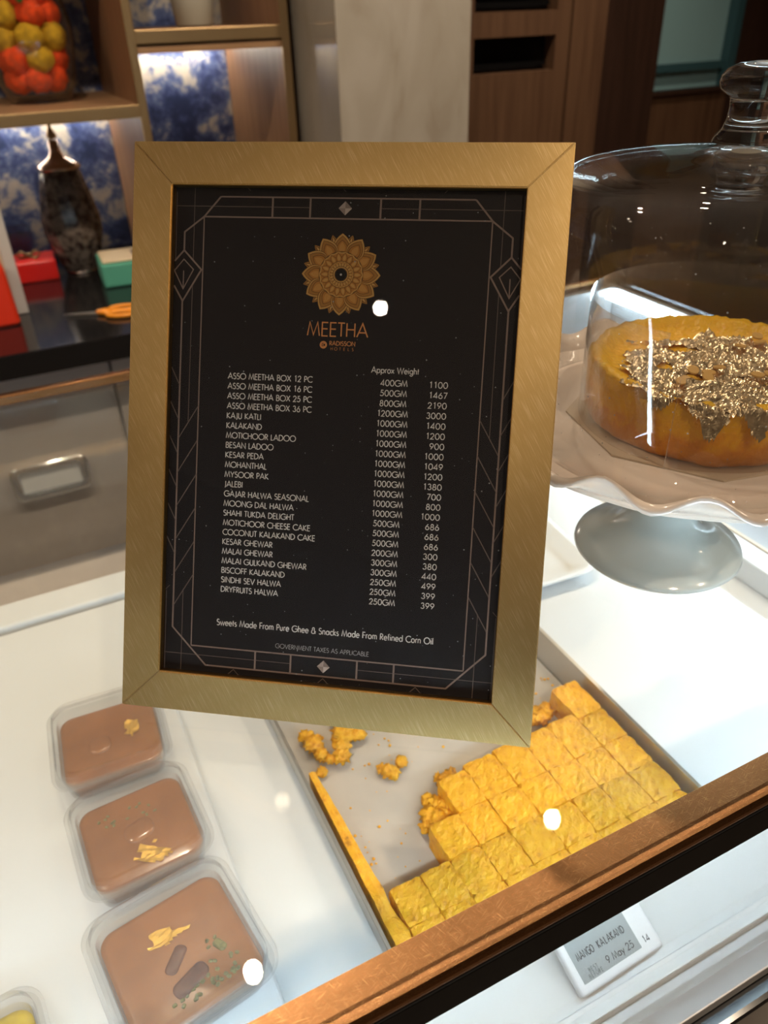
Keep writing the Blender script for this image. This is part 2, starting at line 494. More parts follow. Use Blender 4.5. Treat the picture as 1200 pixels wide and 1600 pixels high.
# ------------------------------------------------------------------ lettering: a geometric stroke alphabet (capital height 1)
def arc(cx, cy, rx, ry, a0, a1, n=14):
    return [(cx + rx * math.cos(R(a0 + (a1 - a0) * k / n)), cy + ry * math.sin(R(a0 + (a1 - a0) * k / n))) for k in range(n + 1)]
def bowl(x0, x1, y0, y1, n=10):            # a D-shaped bowl opening to the left
    ry = (y1 - y0) / 2; cx = max(x0, x1 - ry * 1.05)
    return [(x0, y1)] + arc(cx, (y0 + y1) / 2, x1 - cx, ry, 90, -90, n) + [(x0, y0)]
GL = {
 ' ': (0.36, []),
 'A': (0.86, [[(0.02, 0), (0.43, 1), (0.84, 0)], [(0.16, 0.33), (0.70, 0.33)]]),
 'B': (0.62, [[(0.08, 0), (0.08, 1)], bowl(0.08, 0.50, 0.54, 1), bowl(0.08, 0.57, 0, 0.54)]),
 'C': (0.86, [arc(0.54, 0.5, 0.50, 0.51, 47, 313)]),
 'D': (0.82, [[(0.08, 0), (0.08, 1)], bowl(0.08, 0.77, 0, 1)]),
 'E': (0.56, [[(0.52, 1), (0.08, 1), (0.08, 0), (0.52, 0)], [(0.08, 0.53), (0.49, 0.53)]]),
 'F': (0.52, [[(0.50, 1), (0.08, 1), (0.08, 0)], [(0.08, 0.52), (0.46, 0.52)]]),
 'G': (1.02, [arc(0.54, 0.5, 0.50, 0.51, 45, 360, 20) + [(0.60, 0.5)]]),
 'H': (0.76, [[(0.08, 0), (0.08, 1)], [(0.68, 0), (0.68, 1)], [(0.08, 0.53), (0.68, 0.53)]]),
 'I': (0.20, [[(0.10, 0), (0.10, 1)]]),
 'J': (0.36, [[(0.25, 1), (0.25, 0.05)] + arc(0.11, 0.05, 0.14, 0.2, 0, -95, 6)]),
 'K': (0.68, [[(0.08, 0), (0.08, 1)], [(0.58, 1), (0.10, 0.52), (0.64, 0)]]),
 'L': (0.46, [[(0.08, 1), (0.08, 0), (0.44, 0)]]),
 'M': (1.00, [[(0.04, 0), (0.20, 1), (0.50, 0.06), (0.80, 1), (0.96, 0)]]),
 'N': (0.84, [[(0.08, 0), (0.08, 1), (0.76, 0), (0.76, 1)]]),
 'O': (1.08, [arc(0.54, 0.5, 0.50, 0.51, 0, 360, 28)]),
 'P': (0.56, [[(0.08, 0), (0.08, 1)], bowl(0.08, 0.52, 0.45, 1)]),
 'R': (0.60, [[(0.08, 0), (0.08, 1)], bowl(0.08, 0.50, 0.48, 1), [(0.24, 0.48), (0.56, 0)]]),
 'S': (0.58, [arc(0.29, 0.75, 0.20, 0.26, 35, 215, 10) + arc(0.29, 0.26, 0.24, 0.275, 62, -145, 12)]),
 'T': (0.54, [[(0.01, 1), (0.53, 1)], [(0.27, 1), (0.27, 0)]]),
 'U': (0.72, [[(0.08, 1), (0.08, 0.29)] + arc(0.36, 0.29, 0.28, 0.31, 180, 360, 12) + [(0.64, 1)]]),
 'V': (0.80, [[(0.02, 1), (0.40, 0), (0.78, 1)]]),
 'W': (1.16, [[(0.02, 1), (0.30, 0), (0.58, 0.96), (0.86, 0), (1.14, 1)]]),
 'X': (0.72, [[(0.04, 0), (0.66, 1)], [(0.06, 1), (0.68, 0)]]),
 'Y': (0.72, [[(0.02, 1), (0.36, 0.45), (0.70, 1)], [(0.36, 0.45), (0.36, 0)]]),
 '0': (0.72, [arc(0.36, 0.5, 0.30, 0.51, 0, 360, 24)]),
 '1': (0.62, [[(0.20, 0.86), (0.38, 1), (0.38, 0)]]),
 '2': (0.66, [arc(0.32, 0.72, 0.24, 0.28, 175, -38, 12) + [(0.08, 0), (0.58, 0)]]),
 '3': (0.66, [arc(0.32, 0.76, 0.20, 0.25, 160, -80, 12), arc(0.32, 0.26, 0.25, 0.27, 85, -165, 14)]),
 '4': (0.70, [[(0.50, 0), (0.50, 1), (0.06, 0.24), (0.66, 0.24)]]),
 '5': (0.66, [[(0.54, 1), (0.22, 1), (0.14, 0.58)] + arc(0.28, 0.32, 0.29, 0.32, 115, -150, 14)]),
 '6': (0.68, [[(0.46, 1), (0.12, 0.46)], arc(0.34, 0.29, 0.26, 0.30, 0, 360, 22)]),
 '7': (0.62, [[(0.06, 1), (0.56, 1), (0.20, 0)]]),
 '8': (0.68, [arc(0.34, 0.76, 0.19, 0.25, 0, 360, 18), arc(0.34, 0.26, 0.25, 0.27, 0, 360, 20)]),
 '9': (0.68, [[(0.22, 0), (0.56, 0.54)], arc(0.34, 0.71, 0.26, 0.30, 0, 360, 22)]),
 '&': (0.80, [[(0.76, 0.42)] + arc(0.34, 0.26, 0.30, 0.27, -20, -205, 12) + arc(0.36, 0.78, 0.18, 0.22, 215, -40, 12) + [(0.74, 0)]]),
 '.': (0.22, [[(0.11, 0.34), (0.11, 0.44)]]),
 'a': (0.66, [arc(0.31, 0.32, 0.25, 0.32, 0, 360, 20), [(0.58, 0), (0.58, 0.66)]]),
 'c': (0.50, [arc(0.33, 0.32, 0.27, 0.33, 50, 310, 14)]),
 'd': (0.66, [arc(0.31, 0.32, 0.25, 0.32, 0, 360, 20), [(0.58, 0), (0.58, 1.06)]]),
 'e': (0.60, [[(0.06, 0.34), (0.54, 0.34)] + arc(0.31, 0.32, 0.25, 0.33, 4, 320, 16)]),
 'f': (0.32, [[(0.14, 0), (0.14, 0.86)] + arc(0.26, 0.86, 0.12, 0.17, 180, 70, 6), [(0.02, 0.58), (0.28, 0.58)]]),
 'g': (0.66, [arc(0.31, 0.32, 0.25, 0.32, 0, 360, 20), [(0.58, 0.66), (0.58, -0.06)] + arc(0.32, -0.06, 0.26, 0.27, 0, -160, 10)]),
 'h': (0.56, [[(0.08, 0), (0.08, 1.06)], arc(0.28, 0.40, 0.20, 0.25, 180, 0, 10) + [(0.48, 0)]]),
 'i': (0.20, [[(0.10, 0), (0.10, 0.64)], [(0.10, 0.84), (0.10, 0.94)]]),
 'k': (0.50, [[(0.08, 0), (0.08, 1.06)], [(0.44, 0.64), (0.10, 0.34), (0.48, 0)]]),
 'l': (0.20, [[(0.10, 0), (0.10, 1.06)]]),
 'm': (0.86, [[(0.08, 0), (0.08, 0.65)], arc(0.26, 0.42, 0.17, 0.23, 180, 0, 10) + [(0.43, 0)], arc(0.60, 0.42, 0.17, 0.23, 180, 0, 10) + [(0.77, 0)]]),
 'n': (0.56, [[(0.08, 0), (0.08, 0.65)], arc(0.28, 0.40, 0.20, 0.25, 180, 0, 10) + [(0.48, 0)]]),
 'o': (0.64, [arc(0.32, 0.32, 0.26, 0.33, 0, 360, 20)]),
 'p': (0.66, [arc(0.35, 0.32, 0.25, 0.32, 0, 360, 20), [(0.08, 0.66), (0.08, -0.32)]]),
 'r': (0.34, [[(0.08, 0), (0.08, 0.65)], arc(0.26, 0.42, 0.18, 0.22, 180, 65, 6)]),
 's': (0.42, [arc(0.21, 0.48, 0.13, 0.17, 40, 215, 8) + arc(0.21, 0.165, 0.15, 0.17, 60, -145, 10)]),
 't': (0.32, [[(0.15, 0), (0.15, 0.92)], [(0.02, 0.60), (0.29, 0.60)]]),
 'u': (0.56, [[(0.08, 0.64), (0.08, 0.24)] + arc(0.27, 0.24, 0.19, 0.25, 180, 360, 10) + [(0.46, 0.64)]]),
 'w': (0.82, [[(0.02, 0.64), (0.22, 0), (0.41, 0.60), (0.60, 0), (0.80, 0.64)]]),
 'x': (0.54, [[(0.04, 0), (0.48, 0.64)], [(0.05, 0.64), (0.50, 0)]]),
 'y': (0.54, [[(0.02, 0.64), (0.28, 0.06)], [(0.52, 0.64), (0.14, -0.32)]]),
}
TRACK = 0.075
def text_width(t, mono=None):
    return len(t) * mono if mono else sum(GL[c][0] + TRACK for c in t)

def stroke(bm, pts, hw, z, closed=False):
    """A flat ribbon along a polyline with mitred joints, in the XY plane."""
    P = [Vector((p[0], p[1])) for p in pts]
    if (P[0] - P[-1]).length < 1e-6 and len(P) > 3:
        P = P[:-1]; closed = True
    n = len(P)
    lv, rv = [], []
    for i in range(n):
        a = P[i - 1] if (i > 0 or closed) else None
        b = P[(i + 1) % n] if (i < n - 1 or closed) else None
        d1 = (P[i] - a).normalized() if a is not None else None
        d2 = (b - P[i]).normalized() if b is not None else None
        if d1 is None: d1 = d2
        if d2 is None: d2 = d1
        n1 = Vector((-d1.y, d1.x)); n2 = Vector((-d2.y, d2.x))
        m = n1 + n2
        if m.length < 1e-4: m = n1
        m.normalize()
        k = hw / max(0.45, m.dot(n1))
        lv.append(bm.verts.new((P[i].x + m.x * k, P[i].y + m.y * k, z)))
        rv.append(bm.verts.new((P[i].x - m.x * k, P[i].y - m.y * k, z)))
    for i in range(n if closed else n - 1):
        j = (i + 1) % n
        bm.faces.new((rv[i], rv[j], lv[j], lv[i]))

def write(bm, t, x, y, cap, width=None, align='l', wt=0.045, z=0.0, mono=None, sx=None):
    """Lay out a line of text; width stretches it sideways to the measured width."""
    w = text_width(t, mono)
    f = (width / w) if width else (sx if sx else cap)
    x0 = x if align == 'l' else (x - w * f if align == 'r' else x - w * f / 2)
    cx = 0.0
    for c in t:
        adv, strokes = GL[c]
        gx = min(1.0, mono * 0.86 / adv) if mono else 1.0
        off = cx + ((mono - adv * gx) / 2 if mono else 0)
        for s in strokes:
            stroke(bm, [(x0 + (off + px * gx) * f, y + py * cap) for px, py in s], wt * cap, z)
        cx += mono if mono else adv + TRACK
    return bm

# ================================================================== THE ROOM
GT = 1.2            # top of the counter glass
DK = 1.0            # white deck inside the case
BC = 0.963          # top of the back counter
def struct(name, bm, mat, label=None, parent=None, cat=None):
    o = obj(name, bm, mat, parent)
    if parent is None:
        o['kind'] = 'structure'
        o['label'] = label; o['category'] = cat or name.split('_')[0]
    return o

struct('floor', bx(-3.0, 4.4, -3.5, 3.2, -0.05, 0.0), 'floor', 'brown polished stone floor of the shop')
struct('ceiling', bx(-3.0, 4.4, -3.5, 3.2, 2.8, 2.86), 'ceilp', 'warm white ceiling with recessed downlights')
struct('wall_left', bx(-3.1, -3.0, -3.5, 3.2, 0, 2.8), 'plaster', 'warm plaster wall left of the shop')
struct('wall_right', bx(4.4, 4.5, -3.5, 3.2, 0, 2.8), 'walnut', 'brown panelled wall at the far right')
struct('wall_front', bx(-3.0, 4.4, -3.6, -3.5, 0, 2.8), 'plaster', 'warm plaster wall behind the customer')
struct('wall_back', bx(-3.0, 4.4, 3.2, 3.3, 0, 2.8), 'darkwood', 'dark back wall behind the shelves')
struct('wall_pillar', bx(0.80, 1.146, 1.85, 3.2, 0, 2.8), 'marble', 'polished grey beige marble pillar between shelves and brown cabinet')
# dark veneer wall with a teal window, beyond the brown cabinet
wr = struct('wall_far_right', bx(3.16, 4.4, 2.90, 3.0, 0, 2.8), 'darkwood', 'dark veneer wall beside the teal window')
struct('wall_recess', bx(1.75, 2.69, 2.86, 3.0, 0, 2.8), 'darkwood', 'dark brown veneer panel between brown cabinet and teal window')
d = struct('window_1', bx(2.69, 3.16, 2.90, 3.0, 0.0, CAMZ - 0.345), 'walnut', 'tall teal pane over a brown veneer panel at upper right', cat='window')
struct('pane', bx(2.70, 3.12, 2.93, 2.95, CAMZ - 0.345, 2.6), 'teal', parent=d)
struct('rail', bx(2.70, 3.12, 2.905, 2.928, CAMZ - 0.275, CAMZ - 0.245), 'tealdark', parent=d)
struct('jamb', bx(3.12, 3.16, 2.88, 3.0, CAMZ - 0.345, 2.6), 'tealdark', parent=d)
struct('sill', bx(2.69, 3.12, 2.885, 2.93, CAMZ - 0.362, CAMZ - 0.345), 'darkwood', parent=d)

# ceiling downlights (they show as mirror spots in the glass)
spots = [(0.10, 1.04), (0.99, 1.05), (-1.14, -0.91), (1.90, 1.05), (-0.85, 1.04), (0.20, -0.95), (1.30, -0.95), (-2.0, 0.2), (2.6, -0.4), (2.3, 2.2), (-1.9, 1.6)]
for i, (x, y) in enumerate(spots):
    row = 'aisle row' if 0.9 < y < 1.2 else ('customer side row' if y < -0.5 else 'outer ring')
    nth = sorted(abs(q[0] - 0.97) + 0.001 * q[0] for q in spots if (q[1] < -0.5) == (y < -0.5) and (0.9 < q[1] < 1.2) == (0.9 < y < 1.2)).index(abs(x - 0.97) + 0.001 * x)
    t = thing('ceiling_downlight', 'round recessed ceiling downlight, %s, %s from the pillar' % (row, ('nearest', 'second', 'third', 'fourth', 'fifth')[nth]), 'light', (x, y, 2.8), 0, 'ceiling downlights')
    obj('trim_ring', lathe(B(), [(0.019, 0), (0.045, 0), (0.045, -0.006), (0.019, -0.005), (0.019, 0)], 32), 'greypaint', t, True)
    obj('lens', lathe(B(), [(0, -0.001), (0.018, -0.001), (0.018, -0.004), (0, -0.004)], 32), 'lampface', t)
    l = bpy.data.lights.new('downlight_beam', 'SPOT')
    aim = y > 0.9
    l.energy = SPOT_W * (8.0 if aim else 8.0); l.color = (1.0, 0.80, 0.58); l.spot_size = R(112 if aim else 120); l.spot_blend = 0.8; l.shadow_soft_size = 0.02
    lo = bpy.data.objects.new('downlight_beam', l); COL.objects.link(lo); lo.parent = t; lo.location = (0, 0, -0.02)
    if aim and y < 1.2: lo.rotation_euler = (R(15), 0, 0)       # the row over the aisle is turned towards the shelves

# ================================================================== BACK COUNTER AND SHELVES
t = thing('back_counter', 'back counter with black polished stone top and grey brown fronts', 'counter', (-0.6, 2.16, 0))
def local(o, dx, dy, dz=0.0):
    o.data.transform(Matrix.Translation((-dx, -dy, -dz)))
    return o
local(obj('stone_top', bx(-2.4, 0.79, 1.75, 2.572, BC - 0.054, BC, 0.003), 'stone', t), -0.6, 2.16)
local(obj('plinth', bx(-2.4, 0.79, 1.84, 2.572, 0, 0.1), 'black', t), -0.6, 2.16)
local(obj('carcass', bx(-2.4, 0.79, 1.822, 2.572, 0.1, BC - 0.056), 'greige', t), -0.6, 2.16)
for x0, x1 in ((-1.6, -0.73), (-0.725, 0.165), (0.172, 0.786)):
    p = local(obj('front_panel', bx(x0, x1, 1.80, 1.820, 0.11, BC - 0.062, 0.002), 'greige', t), -0.6, 2.16)
    cx = -0.02 if x0 == -0.725 else (x0 + x1) / 2
    h = B(); rloft(h, [(0.088, 0.045, 0.02, 0.0), (0.088, 0.045, 0.02, 0.012), (0.078, 0.036, 0.016, 0.014), (0.070, 0.030, 0.014, 0.003)], True, True)
    hm = obj('pull_handle', h, 'chrome', p, True)
    hp = obj('handle_plate', bx(-0.066, 0.066, -0.027, 0.027, 0.004, 0.006, 0.001), 'white', p)
    hp.data.transform(Matrix.Translation((cx + 0.6, 1.80 - 2.16, 0.640)) @ Matrix.Rotation(R(90), 4, 'X'))
    hm.data.transform(Matrix.Translation((cx + 0.6, 1.80 - 2.16, 0.640)) @ Matrix.Rotation(R(90), 4, 'X'))

SF, SB = 2.08, 2.572       # front and back of the shelves
sh = thing('shelf_unit', 'oak wall shelves with brass edges over a blue and cream mural', 'shelf', (0, SF, BC))
def part(name, b, mat, parent=sh, o=(0, SF, BC), smooth=False):
    return local(obj(name, b, mat, parent, smooth), *o)
Z1, Z2 = CAMZ - 0.176, CAMZ - 0.030
part('mural_panel', bx(-2.4, 0.795, SB, SB + 0.02, BC, 2.7), 'tile')
for x0, x1 in ((0.391, 0.409), (0.757, 0.776), (-0.66, -0.642)):
    p = part('upright', bx(x0, x1, SF + 0.008, SB - 0.001, BC + 0.001 if x0 > 1 else BC, 2.7), 'wood')
    part('brass_edge', bx(x0 - 0.001, x1 + 0.001, SF, SF + 0.008, BC, 2.7, 0.002), 'brass', p)
for x0, x1, zt in ((-0.642, 0.391, Z1), (0.409, 0.757, Z2), (-0.642, 0.391, Z1 + 0.48), (0.409, 0.757, Z2 + 0.48), (-2.4, -0.66, Z2)):
    p = part('shelf_board', bx(x0, x1, SF + 0.006, SB - 0.001, zt - 0.026, zt), 'woodh')
    part('brass_edge', bx(x0, x1, SF, SF + 0.006, zt - 0.027, zt + 0.001, 0.002), 'brass', p)
    if zt < CAMZ + 0.1 and x0 > -1:
        zl = zt - (0.0465 if x0 > 0.4 else 0.0265)
        part('light_strip', bx(x0 + 0.02, x1 - 0.02, SB - 0.045, SB - 0.037, zl - 0.0045, zl), 'shled', p)
# lower box rail right of the middle bay
part('bay_top', bx(0.4095, 0.7565, SF + 0.006, SB - 0.001, Z2 - 0.046, Z2 - 0.031), 'woodh')

# ---- glass vase of pompoms
vx, vy, vz = 0.205, 2.335, Z1 + 0.0005
v = thing('glass_vase', 'clear glass vase filled with orange and yellow pompoms on left shelf', 'vase', (vx, vy, vz))
VS = 1.06
prof = [(0, 0), (0.066, 0), (0.070, 0.004), (0.088, 0.05), (0.100, 0.12), (0.101, 0.165), (0.092, 0.22), (0.078, 0.27), (0.074, 0.30),
        (0.071, 0.30), (0.075, 0.27), (0.089, 0.22), (0.098, 0.165), (0.097, 0.12), (0.085, 0.05), (0.067, 0.010), (0, 0.010)]
obj('bowl', lathe(B(), [(r * VS, z) for r, z in prof], 48), 'vaseglass', v, True)
poms = []
rnd = random.Random(3)
sides = ['right', 'back right', 'back', 'back left', 'left', 'front left', 'front', 'front right']
for k, (lay, n, z, rr, cols) in enumerate([('bottom', 6, 0.052, 0.046, 'OOOOOO'), ('second', 6, 0.094, 0.056, 'OYOOOY'), ('middle', 6, 0.138, 0.061, 'YYOYYY'), ('fourth', 6, 0.184, 0.057, 'OOOOYO'), ('fifth', 6, 0.228, 0.046, 'OOOOOO'), ('top', 4, 0.270, 0.032, 'OOOO')]):
    for i in range(n):
        a = 2 * PI * i / n + R(-30) + (k % 2) * R(14)
        c = cols[i]
        pr = 0.0315 + rnd.uniform(-0.0015, 0.0015)
        b = lump(B(), (0, 0, 0), pr, 0.22, 3, 4.0, seed=k * 3 + i)
        sd = sides[int(((a % (2 * PI)) + PI / 8) / (PI / 4)) % 8]
        nm, wd = ('orange_pompom', 'orange') if c == 'O' else ('yellow_pompom', 'yellow')
        o = obj(nm, b, nm.replace('_pompom', 'pom'), None, True, None, '%s woollen pompom at the %s of the %s layer in the glass vase' % (wd, sd, lay), 'pompom', wd + ' pompoms in the vase')
        o.location = (vx + rr * math.cos(a), vy + rr * math.sin(a), vz + z)
g = obj('felt_leaf', lump(B(), (0, 0, 0), 0.011, 0.2, 2, sq=(0.8, 0.4, 1.2)), 'green', None, True, None, 'small green felt leaf among the pompoms in the vase', 'leaf')
g.location = (vx - 0.005, vy - 0.088, vz + 0.218)

# ---- white pot in the upper middle bay
obj('white_pot', lathe(B(), [(0, 0), (0.044, 0), (0.047, 0.004), (0.056, 0.07), (0.062, 0.14), (0.058, 0.14), (0.052, 0.07), (0.042, 0.008), (0, 0.008)], 40), 'pot', None, True, None,
    'white glazed tapering pot on the upper middle shelf', 'pot').location = (0.615, 2.33, Z2 + 0.0005)

# ---- dark bottle lamp
lx, ly = 0.208, 2.345
t = thing('bottle_lamp', 'dark mottled bronze bottle lamp with pewter cap on the black counter', 'lamp', (lx, ly, BC))
def ridge(r, z, a):
    return (r * (1 + 0.025 * math.sin(14 * a + z * 25)), z)
obj('body', lathe(B(), [(0, 0.004), (0.040, 0.004), (0.044, 0.010), (0.060, 0.05), (0.074, 0.10), (0.075, 0.14), (0.066, 0.19), (0.056, 0.235), (0.050, 0.262), (0, 0.262)], 70, ridge), 'bronze', t, True)
obj('base_ring', lathe(B(), [(0, 0), (0.041, 0), (0.043, 0.004), (0.040, 0.008), (0, 0.008)], 40), 'pewter', t, True)
obj('cap', lathe(B(), [(0, 0.262), (0.054, 0.262), (0.056, 0.267), (0.050, 0.275), (0.034, 0.283), (0.020, 0.291), (0.014, 0.306), (0.012, 0.33), (0, 0.33)], 40), 'pewter', t, True)
obj('finial', lathe(B(), [(0, 0.33), (0.010, 0.332), (0.013, 0.342), (0.008, 0.352), (0.005, 0.36), (0.005, 0.380), (0.004, 0.388), (0, 0.388)], 24), 'brass', t, True)

# ---- boxes and things on the back counter
t = thing('red_gift_box', 'red gift box with gold bow left of the bottle lamp', 'box', (0.060, 2.345, BC), R(-3))
obj('box_body', bx(-0.083, 0.083, -0.056, 0.056, 0, 0.052, 0.004), 'red', t)
b = B()
for s in (-1, 1):
    tube(b, [(0, 0, 0.055), (s * 0.018, 0.004, 0.068), (s * 0.030, 0, 0.062), (s * 0.022, -0.004, 0.055), (0, 0, 0.055)], 0.0035, 8)
lump(b, (0, 0, 0.058), 0.006, 0.1, 2)
tube(b, [(0, 0, 0.0555), (0.012, -0.02, 0.0545), (0.018, -0.034, 0.0545)], 0.003, 6)
o = obj('bow', b, 'brass', t, True); o.location = (0.020, 0.004, -0.0)
t = thing('mint_gift_box', 'mint green gift box with cream lid behind the menu frame', 'box', (0.308, 2.188, BC), R(-3))
obj('box_body', bx(-0.072, 0.072, -0.068, 0.068, 0, 0.060, 0.006), 'mint', t)
obj('lid', bx(-0.066, 0.066, -0.062, 0.062, 0.0605, 0.066, 0.003), 'cream', t)
obj('lid_label', bx(0.015, 0.05, -0.04, 0.03, 0.0662, 0.0668), 'lineink', t)
b = B()
rloft(b, [(0.065, 0.05, 0.01, 0), (0.065, 0.05, 0.01, 0.095), (0.062, 0.047, 0.009, 0.095), (0.062, 0.047, 0.009, 0.003)])
o = obj('blue_clear_tub', b, 'bluebox', None, False, None, 'translucent blue plastic tub behind the red gift box', 'tub')
o.location = (0.055, 2.53 - 0.03 , BC)
o.location.y = 2.535 - 0.006 - 0.0
o.location = (0.045, 2.519, BC)
t = thing('framed_stand', 'white framed cream sign standing behind the scarlet bag', 'sign', (-0.095, 2.035, BC))
fw = 0.026
obj('frame_side', bx(0.106, 0.132, -0.010, 0.010, 0, 0.36, 0.003), 'greypaint', t)
obj('frame_side', bx(-0.132, -0.106, -0.010, 0.010, 0, 0.36, 0.003), 'greypaint', t)
obj('frame_end', bx(-0.106, 0.106, -0.010, 0.010, 0, fw, 0.003), 'greypaint', t)
obj('frame_end', bx(-0.106, 0.106, -0.010, 0.010, 0.36 - fw, 0.36, 0.003), 'greypaint', t)
obj('panel', bx(-0.107, 0.107, -0.004, 0.006, fw - 0.001, 0.361 - fw), 'cream', t)
obj('foot', bx(-0.03, 0.03, 0.0105, 0.09, 0, 0.006), 'greypaint', t)
t = thing('scarlet_bag', 'scarlet gift bag at the left edge on the black counter', 'bag', (-0.078, 1.975, BC), R(2))
b = B(); rloft(b, [(0.086, 0.028, 0.010, 0.0), (0.090, 0.032, 0.012, 0.006), (0.086, 0.030, 0.010, 0.125), (0.080, 0.024, 0.008, 0.150), (0.078, 0.022, 0.008, 0.149), (0.084, 0.028, 0.009, 0.120)], True, True)
obj('bag_body', b, 'scarlet', t)
obj('handle', tube(B(), [(-0.03, -0.027, 0.13), (-0.032, -0.031, 0.165), (-0.018, -0.031, 0.195), (0.018, -0.031, 0.195), (0.032, -0.031, 0.165), (0.03, -0.027, 0.13)], 0.0025, 8), 'red', t, True)
t = thing('scissors', 'orange handled scissors lying on the black counter', 'scissors', (0.178, 1.925, BC), R(-20))
for s in (-1, 1):
    b = B()
    q = [(-0.075, 0.0 * s, 0.003), (0.0, 0.007 * s, 0.003), (0.012, 0.002 * s, 0.003), (0.0, -0.004 * s, 0.003)]
    zz = 0.002 if s < 0 else 0.0045
    vs = [b.verts.new((x, y, zz)) for x, y, _ in q] + [b.verts.new((x, y, zz + 0.0018)) for x, y, _ in q]
    for f in ((0, 1, 2, 3), (7, 6, 5, 4), (0, 4, 5, 1), (1, 5, 6, 2), (2, 6, 7, 3), (3, 7, 4, 0)):
        b.faces.new([vs[i] for i in f])
    bmesh.ops.recalc_face_normals(b, faces=b.faces[:])
    obj('blade', b, 'steel', t)
    b = B()
    ring = [(0.062 + 0.033 * math.cos(a), s * 0.021 + 0.017 * math.sin(a), 0.006) for a in [2 * PI * k / 20 for k in range(20)]]
    tube(b, ring, 0.0052, 10, True)
    tube(b, [(0.002, 0.001 * s, 0.0062), (0.018, 0.006 * s, 0.0065), (0.034, 0.012 * s, 0.0062)], [0.0055, 0.006, 0.006], 10)
    obj('grip', b, 'orangeplastic', t, True)

# ---- brown cabinet with black slots
t = thing('brown_cabinet', 'tall brown veneer cabinet with black slots right of the pillar', 'cabinet', (1.36, 1.9, 0))
def cp(n, b, m, par=t): return local(obj(n, b, m, par), 1.36, 1.9)
cp('carcass', bx(1.149, 1.59, 1.95, 3.19, 0, 2.7), 'walnut')
sz = [(0.0, CAMZ - 0.152), (CAMZ - 0.074, CAMZ - 0.020), (CAMZ + 0.06, CAMZ + 0.12), (CAMZ + 0.20, 2.7)]
for z0, z1 in sz:
    cp('face_board', bx(1.187, 1.433, 1.9, 1.949, z0, z1), 'walnut')
cp('stile', bx(1.149, 1.187, 1.9, 1.949, 0, 2.7), 'walnut')
cp('stile', bx(1.433, 1.476, 1.9, 1.949, 0, 2.7), 'walnut')
cp('end_panel', bx(1.480, 1.59, 1.895, 1.949, 0, 2.7), 'walnut')
for z0, z1 in ((CAMZ - 0.152, CAMZ - 0.074), (CAMZ - 0.020, CAMZ + 0.06), (CAMZ + 0.12, CAMZ + 0.20)):
    cp('slot', bx(1.188, 1.432, 1.944, 1.949, z0 + 0.0005, z1 - 0.0005), 'void')
    cp('slot_bar', bx(1.195, 1.425, 1.925, 1.935, z0 + 0.012, z0 + 0.020), 'black')

# ================================================================== THE DISPLAY CASE
CX0, CX1 = -0.95, 0.83
case = thing('display_case', 'glass topped sweets display case with scratched copper front bar', 'display case', (0, 0.5, 0))
def dp(n, b, m, par=case, smooth=False): return local(obj(n, b, m, par, smooth), 0, 0.5)
dp('glass_top', bx(CX0, CX1, 0.172, 0.915, GT - 0.008, GT, 0.0008, 1), 'glass')
# copper bar: a flat top with a rounded front edge
b = B()
prof = [(0.1712, GT - 0.012), (0.1712, GT + 0.0005)] + [(0.1575 + 0.007 * math.cos(a), GT - 0.0065 + 0.007 * math.sin(a)) for a in [R(90 + 15 * k) for k in range(8)]] + [(0.160, GT - 0.0115)]
ra = [b.verts.new((CX0, y, z)) for y, z in prof]; rb = [b.verts.new((CX1, y, z)) for y, z in prof]
for i in range(len(prof)):
    j = (i + 1) % len(prof); b.faces.new((ra[i], ra[j], rb[j], rb[i]))
b.faces.new(ra); b.faces.new(list(reversed(rb))); bmesh.ops.recalc_face_normals(b, faces=b.faces[:])
o = dp('copper_bar', b, 'copper', smooth=False)
dp('black_channel', bx(CX0, CX1, 0.1508, 0.168, GT - 0.036, GT - 0.0118, 0.0008), 'black')
dp('front_light_strip', bx(CX0 + 0.05, CX1 - 0.05, 0.1685, 0.178, GT - 0.030, GT - 0.022), 'led')
dp('front_pane', bx(CX0, CX1, 0.1535, 0.1585, DK - 0.004, GT - 0.0362), 'glass')
dp('front_sill', bx(CX0, CX1, 0.140, 0.1645, DK - 0.016, DK - 0.0045, 0.001), 'steelgrey')
dp('deck', bx(CX0, CX1, 0.165, 0.796, DK - 0.018, DK), 'white')
dp('deck_lip', bx(CX0, CX1, 0.165, 0.1755, DK + 0.0001, DK + 0.0022, 0.0010), 'white')
dp('rear_ledge', bx(CX0, 0.55, 0.752, 0.796, DK + 0.0002, DK + 0.012, 0.004, 3), 'white')
dp('front_fascia', bx(CX0, CX1, 0.128, 0.160, 0.06, DK - 0.017, 0.004), 'stone')
dp('base', bx(CX0, CX1, 0.161, 0.90, 0.05, DK - 0.019), 'greige')
dp('rear_rail', bx(CX0, CX1, 0.9155, 0.928, GT - 0.010, GT + 0.001, 0.002), 'copper')
dp('rear_pane', bx(CX0, 0.55, 0.900, 0.905, DK - 0.018, GT - 0.0085), 'glass')
dp('rear_panel', bx(0.552, CX1 - 0.012, 0.895, 0.905, DK - 0.018, GT - 0.0085), 'steelgrey')
dp('end_panel', bx(CX1 - 0.011, CX1, 0.169, 0.914, DK - 0.018, GT - 0.0085), 'steelgrey')
dp('end_light_strip', bx(CX1 - 0.030, CX1 - 0.012, 0.20, 0.89, GT - 0.020, GT - 0.010), 'led')
dp('end_panel_left', bx(CX0, CX0 + 0.011, 0.169, 0.899, DK - 0.0, GT - 0.038), 'white').name = 'end_panel'

